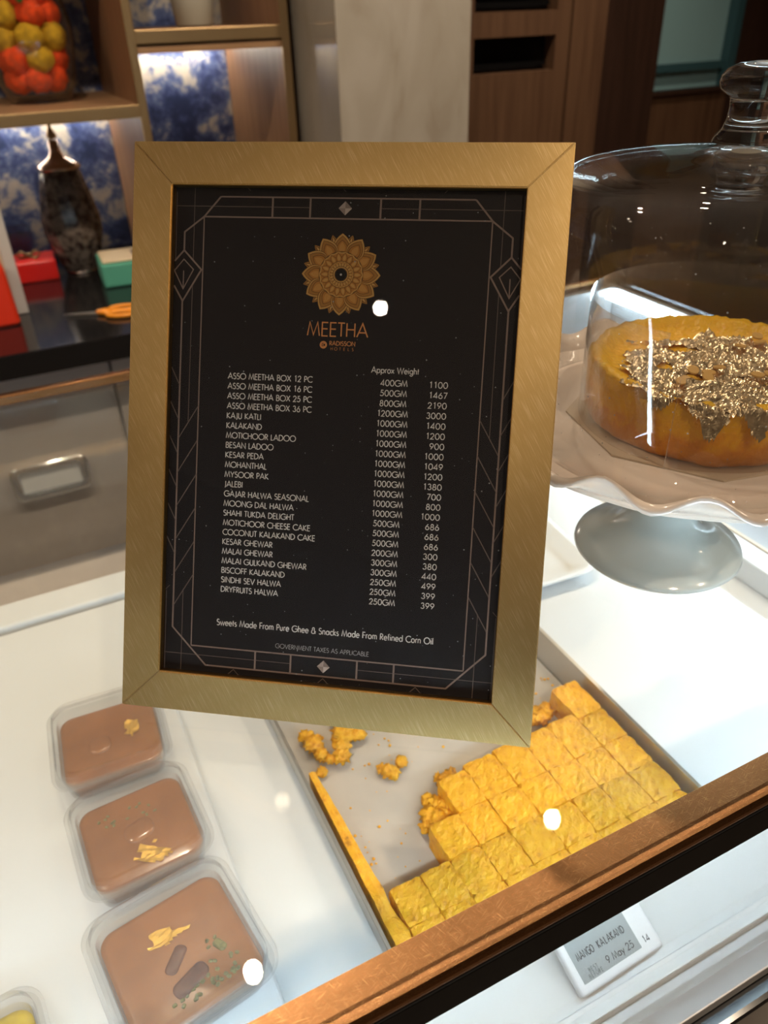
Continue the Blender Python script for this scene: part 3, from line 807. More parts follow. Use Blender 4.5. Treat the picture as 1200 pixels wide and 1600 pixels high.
# raised boards on the deck
o = obj('display_board', bx(-0.42, 0.041, 0.178, 0.745, 0, 0.009, 0.004, 3), 'white', None, False, None,
        'white acrylic board under the boxed brown sweets', 'board')
o.location = (0, 0, DK + 0.0003)
t = thing('display_riser', 'low white riser with tan edge strip right of the cake stand', 'riser', (0.67, 0.5, DK))
obj('top_board', bx(-0.015, 0.015, -0.32, 0.30, 0.0005, 0.030, 0.002), 'white', t)
obj('edge_strip', bx(0.0155, 0.020, -0.32, 0.30, 0.0005, 0.031), 'board', t)
o = obj('grey_drip_tray', rloft(B(), [(0.052, 0.25, 0.01, 0), (0.055, 0.255, 0.012, 0.012), (0.053, 0.253, 0.012, 0.012), (0.050, 0.248, 0.01, 0.002)]), 'steelgrey', None, False, None,
        'long grey metal tray against the right end of the case', 'tray')
o.location = (0.752, 0.5, DK + 0.0005)
o = obj('square_dish', rloft(B(), [(0.058, 0.058, 0.016, 0), (0.072, 0.072, 0.020, 0.013), (0.076, 0.076, 0.022, 0.014), (0.076, 0.076, 0.022, 0.0155), (0.069, 0.069, 0.02, 0.0155), (0.056, 0.056, 0.016, 0.003)], True, True, 8), 'dish', None, True, None,
        'empty white square dish partly behind the menu frame', 'dish')
o.location = (0.452, 0.610, DK + 0.0005); o.rotation_euler = (0, 0, R(-4))

# ------------------------------------------------------------------ tray of mango kalakand
TX0, TX1, TY0, TY1, TH = 0.110, 0.386, 0.222, 0.556, 0.0350
t = thing('steel_tray', 'deep stainless steel tray holding the yellow kalakand', 'tray', ((TX0 + TX1) / 2, (TY0 + TY1) / 2, DK + 0.0005))
hx, hy = (TX1 - TX0) / 2, (TY1 - TY0) / 2
obj('basin', rloft(B(), [(hx - 0.004, hy - 0.004, 0.012, 0), (hx - 0.0015, hy - 0.0015, 0.013, TH - 0.001), (hx, hy, 0.014, TH), (hx - 0.0005, hy - 0.0005, 0.014, TH + 0.0008),
                        (hx - 0.003, hy - 0.003, 0.012, TH), (hx - 0.006, hy - 0.006, 0.011, 0.0015)], True, True), 'steel', t)
obj('lining', bx(-hx + 0.007, hx - 0.007, -hy + 0.007, hy - 0.007, 0.0018, 0.0026), 'paper', t)

def kpiece(x0, x1, y0, y1, h, seed, ragged=0.0009):
    b = B()
    box(b, x0, x1, y0, y1, 0, h)
    bmesh.ops.subdivide_edges(b, edges=b.edges[:], cuts=7, use_grid_fill=True)
    cx, cy = (x0 + x1) / 2, (y0 + y1) / 2
    for v in b.verts:
        p = v.co.copy()
        ex = abs(p.x - cx) / ((x1 - x0) / 2); ey = abs(p.y - cy) / ((y1 - y0) / 2); ez = max(0, (p.z / h - 0.5) * 2)
        k = 0.0
        for a, c in ((ex, ey), (ex, ez), (ey, ez)):
            if a > 0.98 and c > 0.98: k += 0.00025
        q = p + Vector((seed * 3.1, seed * 1.3, 0))
        n = Vector((nz(q, 170), nz(q + Vector((9, 0, 0)), 170), nz(q + Vector((0, 9, 0)), 170)))
        n2 = nz(q, 420)
        if p.z > 0.001:
            v.co += Vector((n.x * 1.2, n.y * 1.2, n.z)) * ragged
            if ez > 0.98: v.co.z += n2 * 0.0011
        v.co -= Vector(((p.x - cx) / (x1 - x0) * 2 * k, (p.y - cy) / (y1 - y0) * 2 * k, k * (0.9 if p.z > h * 0.9 else 0)))
        if p.z < 0.0001: v.co.z = 0
    bmesh.ops.recalc_face_normals(b, faces=b.faces[:])
    return b
xe = [0.1315, 0.1565, 0.1815, 0.2080, 0.2345, 0.2635, 0.2925, 0.3205, 0.3490, 0.3765]
ye = [0.2300, 0.2605, 0.2920, 0.3230, 0.3560, 0.3880]
cols = [2, 2, 3, 4, 4, 4, 4, 4, 5]
ordn = ['first', 'second', 'third', 'fourth', 'fifth', 'sixth', 'seventh', 'eighth', 'ninth']
KZ = DK + 0.0005 + 0.0029
for c in range(9):
    for r in range(cols[c]):
        rd = random.Random(c * 10 + r)
        h = 0.0248 + rd.uniform(-0.0006, 0.0008)
        g = 0.00004
        x0, x1, y0, y1 = xe[c] + g, xe[c + 1] - g, ye[r] + g, ye[r + 1] - g
        if r == cols[c] - 1 and c not in (0, 1): y1 += (0, 0, 0, 0, 0.005, 0.006, 0.007, 0.008, 0.007)[c] - (0.0 if c > 3 else 0)
        mx, my = (x0 + x1) / 2, (y0 + y1) / 2
        o = obj('kalakand_square', kpiece(x0 - mx, x1 - mx, y0 - my, y1 - my, h, c * 7 + r), 'kala', None, False, None,
                'kalakand square, %s from tray left edge, %s row from the copper bar' % (ordn[c], ordn[r]), 'sweet', 'yellow kalakand squares in the steel tray')
        o.location = (mx, my, KZ)
# offcut wedge along the tray's left wall
def strip(y0, y1, w0, w1, h, seed):
    b = B(); n = 26
    rows = []
    for i in range(n + 1):
        s = i / n; y = y0 + (y1 - y0) * s; w_ = w0 + (w1 - w0) * s
        w_ *= 1 + 0.30 * nz((s * 9 + seed, 0, 0), 1.0)
        hh = h * (1 + 0.12 * nz((0, s * 11 + seed, 0), 1.0))
        rows.append([b.verts.new((0, y, 0)), b.verts.new((0, y, hh)), b.verts.new((w_ * 0.5, y, hh * 1.02 + 0.0008 * nz((s * 40, 3, seed), 1))), b.verts.new((w_, y, hh * 0.93)), b.verts.new((w_ * 1.03, y, 0))])
    for a, c in zip(rows, rows[1:]):
        for k in range(5):
            l = (k + 1) % 5; b.faces.new((a[k], a[l], c[l], c[k]))
    b.faces.new(rows[0]); b.faces.new(list(reversed(rows[-1])))
    bmesh.ops.recalc_face_normals(b, faces=b.faces[:])
    return b
o = obj('kalakand_offcut', strip(0.232, 0.412, 0.0125, 0.006, 0.025, 2.0), 'kala', None, False, None, 'long thin yellow kalakand offcut along the left wall of the tray', 'sweet')
o.location = (0.1182, 0, KZ)
# crumbled lumps left on the tray floor
def clump(name, label, x, y, pts, group=None):
    b = B()
    for k, (dx, dy, r) in enumerate(pts):
        lump(b, (dx, dy, r * 0.72), r * 1.08, 0.95, 3, 3.1, seed=x * 90 + k, sq=(1, 1, 0.72))
    lo = min(v.co.z for v in b.verts)
    for v in b.verts: v.co.z -= lo
    o = obj(name, b, 'kala', None, True, None, label, 'crumb', group)
    o.location = (x, y, KZ)
    return o
clump('kalakand_crumb', 'largest cluster of yellow crumbs just below the menu frame', 0.166, 0.452, [(0, 0, .0085), (.008, .010, .008), (-.007, -.012, .0065), (.012, -.006, .006), (-.012, -.022, .006), (.002, .018, .006), (-.004, -.005, .007), (.017, .004, .004)])
clump('kalakand_crumb', 'yellow crumb cluster against the left tray wall below the menu frame', 0.137, 0.452, [(0, 0, .007), (.003, -.012, .0055), (-.002, .012, .006), (.008, -.02, .004), (.006, .006, .004)])
clump('kalakand_crumb', 'knobbly yellow crumb alone in the middle of the tray floor', 0.1835, 0.398, [(0, 0, .0052), (.005, -.002, .0042), (-.003, .005, .0040), (.002, -.006, .0036)])
clump('kalakand_crumb', 'small round yellow crumb beside the knobbly one on the tray floor', 0.1985, 0.402, [(0, 0, .0046), (.002, .002, .003)])
clump('kalakand_crumb', 'wide yellow crumb cluster at right just below the menu frame', 0.232, 0.444, [(0, 0, .0075), (.010, -.004, .0062), (-.010, .005, .0055), (.017, .002, .005), (.004, -.009, .005), (-.018, .008, .004), (.03, .006, .004)])
clump('kalakand_crumb', 'crumbled yellow heap at the step beside the second row', 0.199, 0.334, [(0, 0, .008), (-.006, .008, .007), (.004, .014, .007), (-.008, -.010, .006), (.008, .004, .008), (-.012, .001, .005), (.000, .022, .005)])
clump('kalakand_crumb', 'yellow crumb leaning on the outermost square of the third column', 0.222, 0.366, [(0, 0, .006), (.006, .004, .005), (-.003, .006, .004)])
clump('kalakand_crumb', 'yellow crumb beside the far right kalakand square', 0.332, 0.385, [(0, 0, .0075), (.007, .003, .007), (-.009, .002, .006), (.002, .008, .005)])
clump('kalakand_crumb', 'small yellow crumb near the offcut below the menu frame', 0.133, 0.424, [(0, 0, .004), (.002, .003, .003)])
b = B(); rd = random.Random(5)
for k in range(260):
    x, y = rd.uniform(0.125, 0.375), rd.uniform(0.296, 0.54)
    if x > 0.18 and y < 0.40: continue
    r = rd.choice((0.0005, 0.0007, 0.001, 0.0015))
    lump(b, (x, y, r * 0.5), r, 0.3, 1, seed=k, sq=(1, 1, 0.5))
o = obj('loose_crumbs', b, 'kala', None, False, 'stuff', 'fine yellow crumbs scattered on the tray floor', 'crumbs')
o.location = (0, 0, KZ)

# ------------------------------------------------------------------ clear boxes of brown sweet
def leaf_mesh(w, l, seed, n=9, mat=None):
    b = B(); g = []
    for i in range(n + 1):
        row = []
        for j in range(n + 1):
            u, v = i / n - 0.5, j / n - 0.5
            row.append(b.verts.new((u * w + 0.12 * w * nz((u * 3, v * 3, seed), 1), v * l + 0.12 * l * nz((u * 3 + 5, v * 3, seed), 1),
                                    0.0007 + 0.0011 * nz((u * 6, v * 6, seed * 2), 1) + 0.0006 * nz((u * 17, v * 17, seed), 1))))
        g.append(row)
    for i in range(n):
        for j in range(n):
            u, v = (i + .5) / n - 0.5, (j + .5) / n - 0.5
            if (u * u + v * v) ** 0.5 * 2 < 0.78 + 0.55 * nz((u * 4, v * 4, seed + 3), 1):
                b.faces.new((g[i][j], g[i + 1][j], g[i + 1][j + 1], g[i][j + 1]))
    bmesh.ops.delete(b, geom=[v for v in b.verts if not v.link_faces], context='VERTS')
    lo = min(v.co.z for v in b.verts)
    for v in b.verts: v.co.z += 0.0002 - lo
    return b
def sweet_box(x, y, rz, z, which, s=1.0):
    t = thing('sweet_box', 'clear lidded plastic box, %s' % which, 'box', (x, y, z), R(rz), 'clear plastic sweet boxes')
    h = 0.0475 * s
    obj('tub', rloft(B(), [(h * .80, h * .80, .011, 0), (h * .86, h * .86, .013, .022), (h * .95, h * .95, .015, .0225), (h * .95, h * .95, .015, .0235), (h * .845, h * .845, .0125, .0235), (h * .785, h * .785, .0105, .0008)], True, True), 'plastic', t, False)
    obj('lid', rloft(B(), [(h * 1.0, h * 1.0, .018, .0238), (h * 1.0, h * 1.0, .018, .0262), (h * .90, h * .90, .016, .0266), (h * .895, h * .895, .016, .0340), (h * .86, h * .86, .015, .0355), (h * .80, h * .80, .014, .0345)], True, True, 8), 'plastic', t, False)
    return t, h
def halwa(x, y, rz, z, h, label, mat='halwa', seed=1.0):
    t = thing('halwa_slab' if mat == 'halwa' else 'yellow_sweet', label, 'sweet', (x, y, z + 0.0011), R(rz))
    b = rloft(B(), [(h * .765, h * .765, .010, 0), (h * .82, h * .82, .0115, .0150), (h * .805, h * .805, .011, .0166), (h * .74, h * .74, .010, .0174), (h * .45, h * .45, .008, .0178)], True, True)
    obj('slab', b, mat, t, True)
    return t
ZB = DK + 0.0096
boxes = [(-0.0215, 0.527, -3, 'farthest of the three along the board'), (-0.0175, 0.4225, 3.5, 'middle of the three along the board'), (-0.0125, 0.3155, 9, 'nearest whole one, beside the copper bar'), (-0.142, 0.287, 6, 'at the lower left corner with the yellow sweet')]
names = ['brown halwa slab with one square nut and gold leaf in the farthest box', 'brown halwa slab with a square nut and wide gold leaf in the middle box', 'brown halwa slab with two nuts and pistachio in the nearest box', 'yellow sweet in the clear box at the lower left corner']
for i, (x, y, rz, wh) in enumerate(boxes):
    t, h = sweet_box(x, y, rz, ZB, wh, 1.03 if i != 2 else 1.12)
    s = halwa(x, y, rz, ZB, h, names[i], 'halwa' if i < 3 else 'yellow')
    zt = 0.0176
    def nut(px, py, w_, l_, rot, n='nut', m='nut', hh=0.0022):
        b = rloft(B(), [(w_, l_, min(w_, l_) * .8, 0), (w_ * .98, l_ * .98, min(w_, l_) * .8, hh * .6), (w_ * .9, l_ * .88, min(w_, l_) * .7, hh * .88), (w_ * .6, l_ * .6, min(w_, l_) * .45, hh)], True, True)
        o = obj(n, b, m, s, True); o.location = (px, py, zt - 0.0012); o.rotation_euler = (0, 0, R(rot)); return o
    def gold(px, py, w_, l_, rot, seed):
        o = obj('gold_leaf', leaf_mesh(w_, l_, seed), 'leaf', s); o.location = (px, py, zt); o.rotation_euler = (0, 0, R(rot)); return o
    rd = random.Random(i)
    if i == 0:
        nut(-0.009, -0.004, .0095, .010, 0, 'square_nut', 'halwa', 0.0030); gold(0.019, 0.006, .015, .026, -8, 4.0)
    if i == 1:
        nut(0.000, 0.001, .0115, .0095, 12, 'square_nut', 'halwa', 0.0026); gold(0.004, -0.024, .031, .020, -38, 8.0)
        for k in range(16): nut(rd.uniform(-.027, 0.020), rd.uniform(.012, .026), .0015, .0011, rd.uniform(0, 180), 'pistachio', 'pista', .002)
    if i == 2:
        nut(-0.004, -0.002, .0105, .0046, 42, 'nut'); nut(-0.001, -0.020, .0130, .0058, 16, 'nut', 'nut', 0.0032); gold(-0.004, 0.017, .034, .015, -10, 2.2)
        nut(0.024, -0.010, .0030, .0052, 25, 'pistachio', 'pista', .003)
        for k in range(30): nut(rd.uniform(-.030, 0.030), -.033 + abs(rd.gauss(0, .006)), .0016, .0012, rd.uniform(0, 180), 'pistachio', 'pista', .0022)
        for k in range(8): nut(rd.uniform(.014, 0.032), rd.uniform(-.022, 0.0), .0015, .0011, rd.uniform(0, 180), 'pistachio', 'pista', .0022)

# ------------------------------------------------------------------ electronic price tag
t = thing('price_tag', 'white electronic price tag reading MANGO KALAKAND in front of the tray', 'price tag', (0.2515, 0.1815, DK + 0.0005))
tag_h, tag_w = 0.036, 0.0715
tilt = R(24)
t.rotation_euler = (tilt, 0, R(2))
obj('casing', bx(-tag_w / 2, tag_w / 2, 0, tag_h, 0, 0.0085, 0.0026, 3), 'casing', t)
obj('display', bx(-0.0305, 0.0195, 0.0062, 0.0325, 0.0084, 0.0087), 'lcd', t)
b = B()
write(b, 'MANGO KALAKAND', -0.0270, 0.0195, 0.0044, 0.0415, 'l', 0.070, 0.0089, mono=0.98)
write(b, '9 May 25', -0.0085, 0.0092, 0.0042, 0.0240, 'l', 0.070, 0.0089)
write(b, 'BEST', -0.0235, 0.0107, 0.0025, 0.0080, 'l', 0.055, 0.0089, mono=0.9)
write(b, 'BEFORE', -0.0255, 0.0074, 0.0025, 0.0122, 'l', 0.055, 0.0089, mono=0.9)
obj('display_lettering', b, 'lcdink', t)
b = B(); write(b, '14', 0.0228, 0.0075, 0.0040, 0.0058, 'l', 0.075, 0.0087); obj('casing_lettering', b, 'lcdink', t)
obj('rest', bx(-0.02, 0.02, 0.026, 0.0300, -0.010, -0.0002, 0.001), 'casing', t)

# ================================================================== ON THE GLASS: CAKE STAND
PX, PY = 0.398, 0.352
st = thing('cake_stand', 'fluted cream ceramic cake stand on the glass counter', 'cake stand', (PX, PY, GT + 0.0005))
NW = 16
def flute(r, z, a):
    k = max(0.0, (r - 0.1265) / (0.1445 - 0.1265)); k = k * k
    c = math.cos(NW * (a - R(-141)))
    return (r * (1 + 0.012 * k * c), z - 0.0060 * k * c)
obj('plate', lathe(B(), [(0, 0.1015), (0.03, 0.1015), (0.09, 0.1020), (0.118, 0.1045), (0.133, 0.1125), (0.1430, 0.1205), (0.1455, 0.1230), (0.1450, 0.1255), (0.1420, 0.1262),
                         (0.1350, 0.1180), (0.1322, 0.1115), (0.1302, 0.1075), (0.09, 0.1068), (0, 0.1068)], 192, flute), 'plate', st, True)
obj('pedestal', lathe(B(), [(0, 0.003), (0.052, 0.002), (0.0605, 0.0), (0.0620, 0.002), (0.0610, 0.0048), (0.050, 0.0085), (0.036, 0.015), (0.026, 0.026), (0.021, 0.042), (0.020, 0.060), (0.023, 0.080), (0.032, 0.096), (0.045, 0.1012), (0, 0.1012)], 96), 'foot', st, True)
KX, KY = 0.411, 0.350
zp = GT + 0.1075
b = B()
pts = []
for k in range(8):
    a = R(45 * k + 10)
    pts.append((0.090 * math.cos(a), 0.090 * math.sin(a)))
lo = [b.verts.new((x, y, 0)) for x, y in pts]; hi = [b.verts.new((x, y, 0.0012)) for x, y in pts]
for i in range(8): b.faces.new((lo[i], lo[(i + 1) % 8], hi[(i + 1) % 8], hi[i]))
b.faces.new(hi); b.faces.new(list(reversed(lo))); bmesh.ops.recalc_face_normals(b, faces=b.faces[:])
o = obj('cake_board', b, 'board', None, False, None, 'thin beige eight sided board under the round cake', 'board')
o.location = (KX, KY, zp)
# the cake: sponge below, yellow jelly above, a rim a little proud of the gilded middle
ck = thing('jelly_cake', 'round amber cake with crumpled gold leaf top inside the glass dome', 'cake', (KX, KY, zp + 0.0014))
def rough(r, z, a):
    n = nz((r * math.cos(a), r * math.sin(a), z), 45) * 0.0028 + nz((r * math.cos(a), r * math.sin(a), z), 140) * 0.0010
    return (r * (1 + 0.03 * math.sin(3 * a + 1)) + (n if r > 0.03 else 0), z + (0.0016 * nz((math.cos(a) * r, math.sin(a) * r, 2), 90) + max(0.0, (r - 0.055) / 0.02) * 0.0042 * math.cos(a - R(52)) + max(0.0, (r - 0.062) / 0.012) * 0.0022 * nz((math.cos(a) * r, math.sin(a) * r, 5), 210) if z > 0.036 else 0))
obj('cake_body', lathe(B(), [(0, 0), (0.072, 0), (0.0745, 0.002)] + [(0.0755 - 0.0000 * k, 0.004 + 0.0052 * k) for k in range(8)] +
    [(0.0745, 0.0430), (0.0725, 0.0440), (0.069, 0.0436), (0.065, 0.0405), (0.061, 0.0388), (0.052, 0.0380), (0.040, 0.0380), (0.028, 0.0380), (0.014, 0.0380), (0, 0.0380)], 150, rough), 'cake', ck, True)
# gold leaf: a crumpled sheet over the middle, one flap hanging over the near rim
def crumple(w, l, n, amp, seed, keep, drape=None):
    b = B(); g = []
    for i in range(n + 1):
        row = []
        for j in range(n + 1):
            u, v = (i / n - 0.5) * w, (j / n - 0.5) * l
            z = amp * (abs(nz((u, v, seed), 42)) * 0.9 + 0.7 * abs(nz((u, v, seed + 3), 110)) + 0.55 * nz((u, v, seed), 240) + 0.25 * nz((u, v, seed), 520))
            if drape: z += drape(u, v)
            row.append(b.verts.new((u + 0.0012 * nz((u, v, seed + 7), 160), v + 0.0012 * nz((u, v, seed + 9), 160), z)))
        g.append(row)
    for i in range(n):
        for j in range(n):
            u, v = ((i + .5) / n - 0.5) * w, ((j + .5) / n - 0.5) * l
            if keep(u, v): b.faces.new((g[i][j], g[i + 1][j], g[i + 1][j + 1], g[i][j + 1]))
    bmesh.ops.delete(b, geom=[v for v in b.verts if not v.link_faces], context='VERTS')
    return b
def keep_mid(u, v):
    r = math.hypot(u, v)
    return r < 0.0560 + 0.010 * nz((u, v, 1), 60) + 0.026 * max(0, -(u * 0.68 + v * 0.73) / max(r, 1e-6)) ** 1.5 and nz((u, v, 4), 55) > -0.34 and not (v > 0.040 and nz((u, v, 8), 40) > -0.1)
def drape_mid(u, v):
    r = math.hypot(u, v)
    s = min(1.0, max(0.0, (r - 0.054) / 0.012)); s = s * s * (3 - 2 * s)
    rise = 0.0030 + 0.0042 * max(-1, min(1, (u * 0.62 + v * 0.78) / max(r, 1e-6)))
    return s * max(0.0, rise + 0.0012) - max(0.0, r - 0.0765) * 2.2
o = obj('gold_leaf', crumple(0.166, 0.166, 150, 0.0040, 3.0, keep_mid, drape_mid), 'cakeleaf', ck); o.location = (0, 0, 0.0388)
b = crumple(0.034, 0.030, 22, 0.0030, 6.0, lambda u, v: abs(u) < 0.016 - 0.25 * max(0, -v) and v > -0.012 + 0.4 * abs(u + 0.004))
o = obj('gold_leaf_flap', b, 'cakeleaf', ck)
az = R(-134)
o.location = (0.0700 * math.cos(az), 0.0700 * math.sin(az), 0.0412)
o.rotation_euler = (R(33), 0, az + R(90))
rd = random.Random(11)
for k in range(11):
    a, r = rd.uniform(R(-170), R(10)), rd.uniform(0.018, 0.056)
    b = rloft(B(), [(0.0042, 0.0034, .0033, 0), (0.0045, 0.0037, .0036, .0006), (0.0042, 0.0034, .0033, .0012)], True, True)
    o = obj('almond_flake', b, 'almond', ck); o.location = (r * math.cos(a), r * math.sin(a), 0.0425 + rd.uniform(0, 0.0015)); o.rotation_euler = (rd.uniform(-.3, .3), rd.uniform(-.3, .3), rd.uniform(0, 3))
# clear film wrapped round the cake, its open end standing away a little
b = B(); rows = []
n = 90
a0, a1 = R(-148), R(-148 + 352)
for i in range(n + 1):
    s = i / n; a = a0 + (a1 - a0) * s
    r = 0.0815 + 0.0020 * (1 - s) * 0
    if s < 0.03: r += 0.004 * (0.03 - s) / 0.03
    rows.append([b.verts.new((r * math.cos(a), r * math.sin(a), 0.0003)), b.verts.new((r * math.cos(a), r * math.sin(a), 0.084))])
for p, q in zip(rows, rows[1:]): b.faces.new((p[0], q[0], q[1], p[1]))
o = obj('clear_collar', b, 'film', ck, True)
so = o.modifiers.new('thickness', 'SOLIDIFY'); so.thickness = 0.0005
# the standing end of the film is doubled over: a narrow bright bead
b = B(); tube(b, [(0.0862 * math.cos(a0), 0.0862 * math.sin(a0), 0.0004), (0.0862 * math.cos(a0), 0.0862 * math.sin(a0), 0.076), (0.0852 * math.cos(a0 + 0.02), 0.0852 * math.sin(a0 + 0.02), 0.081), (0.0835 * math.cos(a0 + 0.08), 0.0835 * math.sin(a0 + 0.08), 0.0845)], 0.00035, 8)
obj('collar_bead', b, 'plastic', ck, True)

# glass dome
DX, DY = 0.4045, 0.3485
dm = thing('glass_dome', 'clear glass cake dome with round knob over the cake', 'dome', (DX, DY, GT + 0.1104))
z0 = 0.0
outer = [(0.1250, 0.0), (0.1250, 0.04), (0.1248, 0.09), (0.1240, 0.128), (0.1222, 0.140), (0.1180, 0.150), (0.111, 0.1565), (0.100, 0.1605), (0.085, 0.1630), (0.065, 0.1650), (0.045, 0.1665), (0.030, 0.1680), (0.022, 0.1700), (0.016, 0.1735)]
inner = [(0.010, 0.1725), (0.020, 0.1672), (0.030, 0.1652), (0.045, 0.1637), (0.065, 0.1622), (0.085, 0.1602), (0.100, 0.1577), (0.110, 0.1540), (0.1160, 0.1482), (0.1198, 0.139), (0.1215, 0.128), (0.1223, 0.09), (0.1225, 0.04), (0.1225, 0.0)]
bm = B(); lathe(bm, [(r * 0.955, z) for r, z in outer + inner + [outer[0]]], 128)
obj('bell', bm, 'dome', dm, True)
kp = [(0, 0.1700), (0.010, 0.1700), (0.0205, 0.1708), (0.0190, 0.1750), (0.0158, 0.1800), (0.0140, 0.1880), (0.0136, 0.1960), (0.0142, 0.2030), (0.0150, 0.2050), (0.0185, 0.2075), (0.0206, 0.2110), (0.0213, 0.2155), (0.0206, 0.2200), (0.0178, 0.2250), (0.0125, 0.2285), (0.005, 0.2300), (0, 0.2303)]
o = obj('knob', lathe(B(), [(r, 0.1738 + (z - 0.17) * 0.68) for r, z in kp], 64), 'knob', dm, True)
ml = obj('price_sticker', lathe(B(), [(0, 0.1690), (0.0085, 0.1690), (0.0085, 0.1693), (0, 0.1693)], 24), 'cream', dm)

# ================================================================== THE FRAMED MENU
FW, FH, FB, FT = 0.2418, 0.3250, 0.0228, 0.0118
az = math.atan2(-0.571, 0.821); ln = math.asin(0.885)
X = Vector((math.cos(az), math.sin(az), 0)); HB = Vector((-math.sin(az), math.cos(az), 0))
Yv = HB * math.cos(ln) + Vector((0, 0, math.sin(ln)))
Nn = X.cross(Yv)
roll = Matrix.Rotation(-0.0125, 3, Nn)
X2, Y2 = roll @ X, roll @ Yv
ctr = Vector((0.14055671, 0.36169927, CAMZ - 0.20602894 + 0.0016))
base = ctr - Y2 * (FH / 2)
sign = thing('menu_frame', 'brushed gold picture frame with black sweets menu standing on glass', 'menu sign', (0, 0, 0))
sign.matrix_world = Matrix(((X2.x, Y2.x, Nn.x, base.x), (X2.y, Y2.y, Nn.y, base.y), (X2.z, Y2.z, Nn.z, base.z), (0, 0, 0, 1)))
# local axes: x along the bottom edge, y up the face, z out of the face; z = 0 is the face
def rail(p, name='frame_rail'):
    (ox0, oy0), (ox1, oy1), (ix1, iy1), (ix0, iy0) = p
    b = B()
    zs = (0.0, -FT)
    q = [(ox0, oy0), (ox1, oy1), (ix1, iy1), (ix0, iy0)]
    top = [b.verts.new((x, y, 0)) for x, y in q]; bot = [b.verts.new((x, y, -FT)) for x, y in q]
    b.faces.new(top); b.faces.new(list(reversed(bot)))
    for i in range(4):
        j = (i + 1) % 4; b.faces.new((top[i], bot[i], bot[j], top[j]))
    bmesh.ops.recalc_face_normals(b, faces=b.faces[:])
    bmesh.ops.bevel(b, geom=[e for e in b.edges if all(abs(v.co.z) < 1e-6 for v in e.verts)], offset=0.0005, segments=2, affect='EDGES')
    return obj(name, b, 'gold', sign)
hw, g = FW / 2, 0.00012
iw = hw - FB
rail([(-hw + g, 0), (hw - g, 0), (iw - g, FB), (-iw + g, FB)])
rail([(-hw + g, FH), (hw - g, FH), (iw - g, FH - FB), (-iw + g, FH - FB)])
rail([(-hw, g), (-iw, FB + g), (-iw, FH - FB - g), (-hw, FH - g)])
rail([(hw, g), (iw, FB + g), (iw, FH - FB - g), (hw, FH - g)])
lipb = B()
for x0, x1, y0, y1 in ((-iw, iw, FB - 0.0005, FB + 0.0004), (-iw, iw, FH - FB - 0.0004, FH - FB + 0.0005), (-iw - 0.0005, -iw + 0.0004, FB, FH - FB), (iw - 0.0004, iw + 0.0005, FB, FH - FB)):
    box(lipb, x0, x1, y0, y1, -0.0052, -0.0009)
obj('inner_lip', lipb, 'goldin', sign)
obj('glass_pane', bx(-iw + 0.0005, iw - 0.0005, FB + 0.0005, FH - FB - 0.0005, -0.0036, -0.0016), 'pane', sign)
obj('back_board', bx(-hw + 0.004, hw - 0.004, 0.004, FH - 0.004, -FT - 0.0025, -FT - 0.0002), 'black', sign)
card = obj('menu_card', bx(-iw - 0.003, iw + 0.003, FB - 0.003, FH - FB + 0.003, -0.0066, -0.0056), 'card', sign)
# easel leg behind
lg = B()
ztouch = (base.z - GT)
pv = Vector((0, 0.19, -FT - 0.003))
# find where the leg meets the glass: go back 0.085 m behind the frame in the horizontal
mw = sign.matrix_world
foot_w = mw @ Vector((0, 0.02, -FT)) + HB * 0.105
foot_w.z = GT + 0.0025
foot = mw.inverted() @ foot_w
dirv = (foot - pv).normalized()
side = Vector((1, 0, 0)); nn = side.cross(dirv).normalized()
vs = []
for p, wd in ((pv, 0.018), (foot, 0.030)):
    for sx in (-1, 1):
        for sn in (-1, 1):
            vs.append(lg.verts.new(p + side * (sx * wd) + nn * (sn * 0.0015)))
for f in ((0, 1, 3, 2), (4, 6, 7, 5), (0, 4, 5, 1), (2, 3, 7, 6), (0, 2, 6, 4), (1, 5, 7, 3)):
    lg.faces.new([vs[i] for i in f])
bmesh.ops.recalc_face_normals(lg, faces=lg.faces[:])
obj('easel_leg', lg, 'black', sign)

# ---- print on the card, in millimetres from the card's centre
CYM = FH / 2
def ink(name, b, mat, z=-0.00550):
    for v in b.verts:
        v.co = Vector((v.co.x / 1000, v.co.y / 1000 + CYM, z + v.co.z))
    return obj(name, b, mat, card)
def lines(b, polys, hw_):
    for p in polys: stroke(b, p, hw_, 0)
def mir(polys): return polys + [[(-x, y) for x, y in p] for p in polys]
b = B()
IX = 80.8
lines(b, [[(-IX, 123.6), (IX, 123.6)], [(-IX, -124.0), (IX, -124.0)]], 0.42)
lines(b, mir([[(IX, 123.6), (IX, -124.0)]]), 0.34)
lines(b, [[(-71.3, 134.6), (71.3, 134.6)]], 0.42)
lines(b, mir([[(71.3, 134.6), (IX, 123.6), (92.1, 115.0), (92.1, 104.7)],
              [(97.6, 98.8), (92.1, 104.9), (81.6, 94.3), (92.3, 76.6), (97.6, 85.2)],
              [(92.4, 76.6), (92.7, -113.6), (71.5, -135.2), (0, -135.2)]]), 0.48)
lines(b, mir([[(x, y0), (x, y1)] for x, y0, y1 in ((41.2, 134.6, 123.6), (19.7, 134.6, 123.6), (41.2, -124, -135.2), (19.7, -124, -135.2))]), 0.52)
lines(b, mir([[(92.1, 99.9), (86.3, 94.3), (92.2, 83.4), (97.6, 93.5), (92.1, 99.9)], [(92.1, 93.6), (92.2, 83.8)]]), 0.32)
ink('border_lines', b, 'lineink')
b = B()
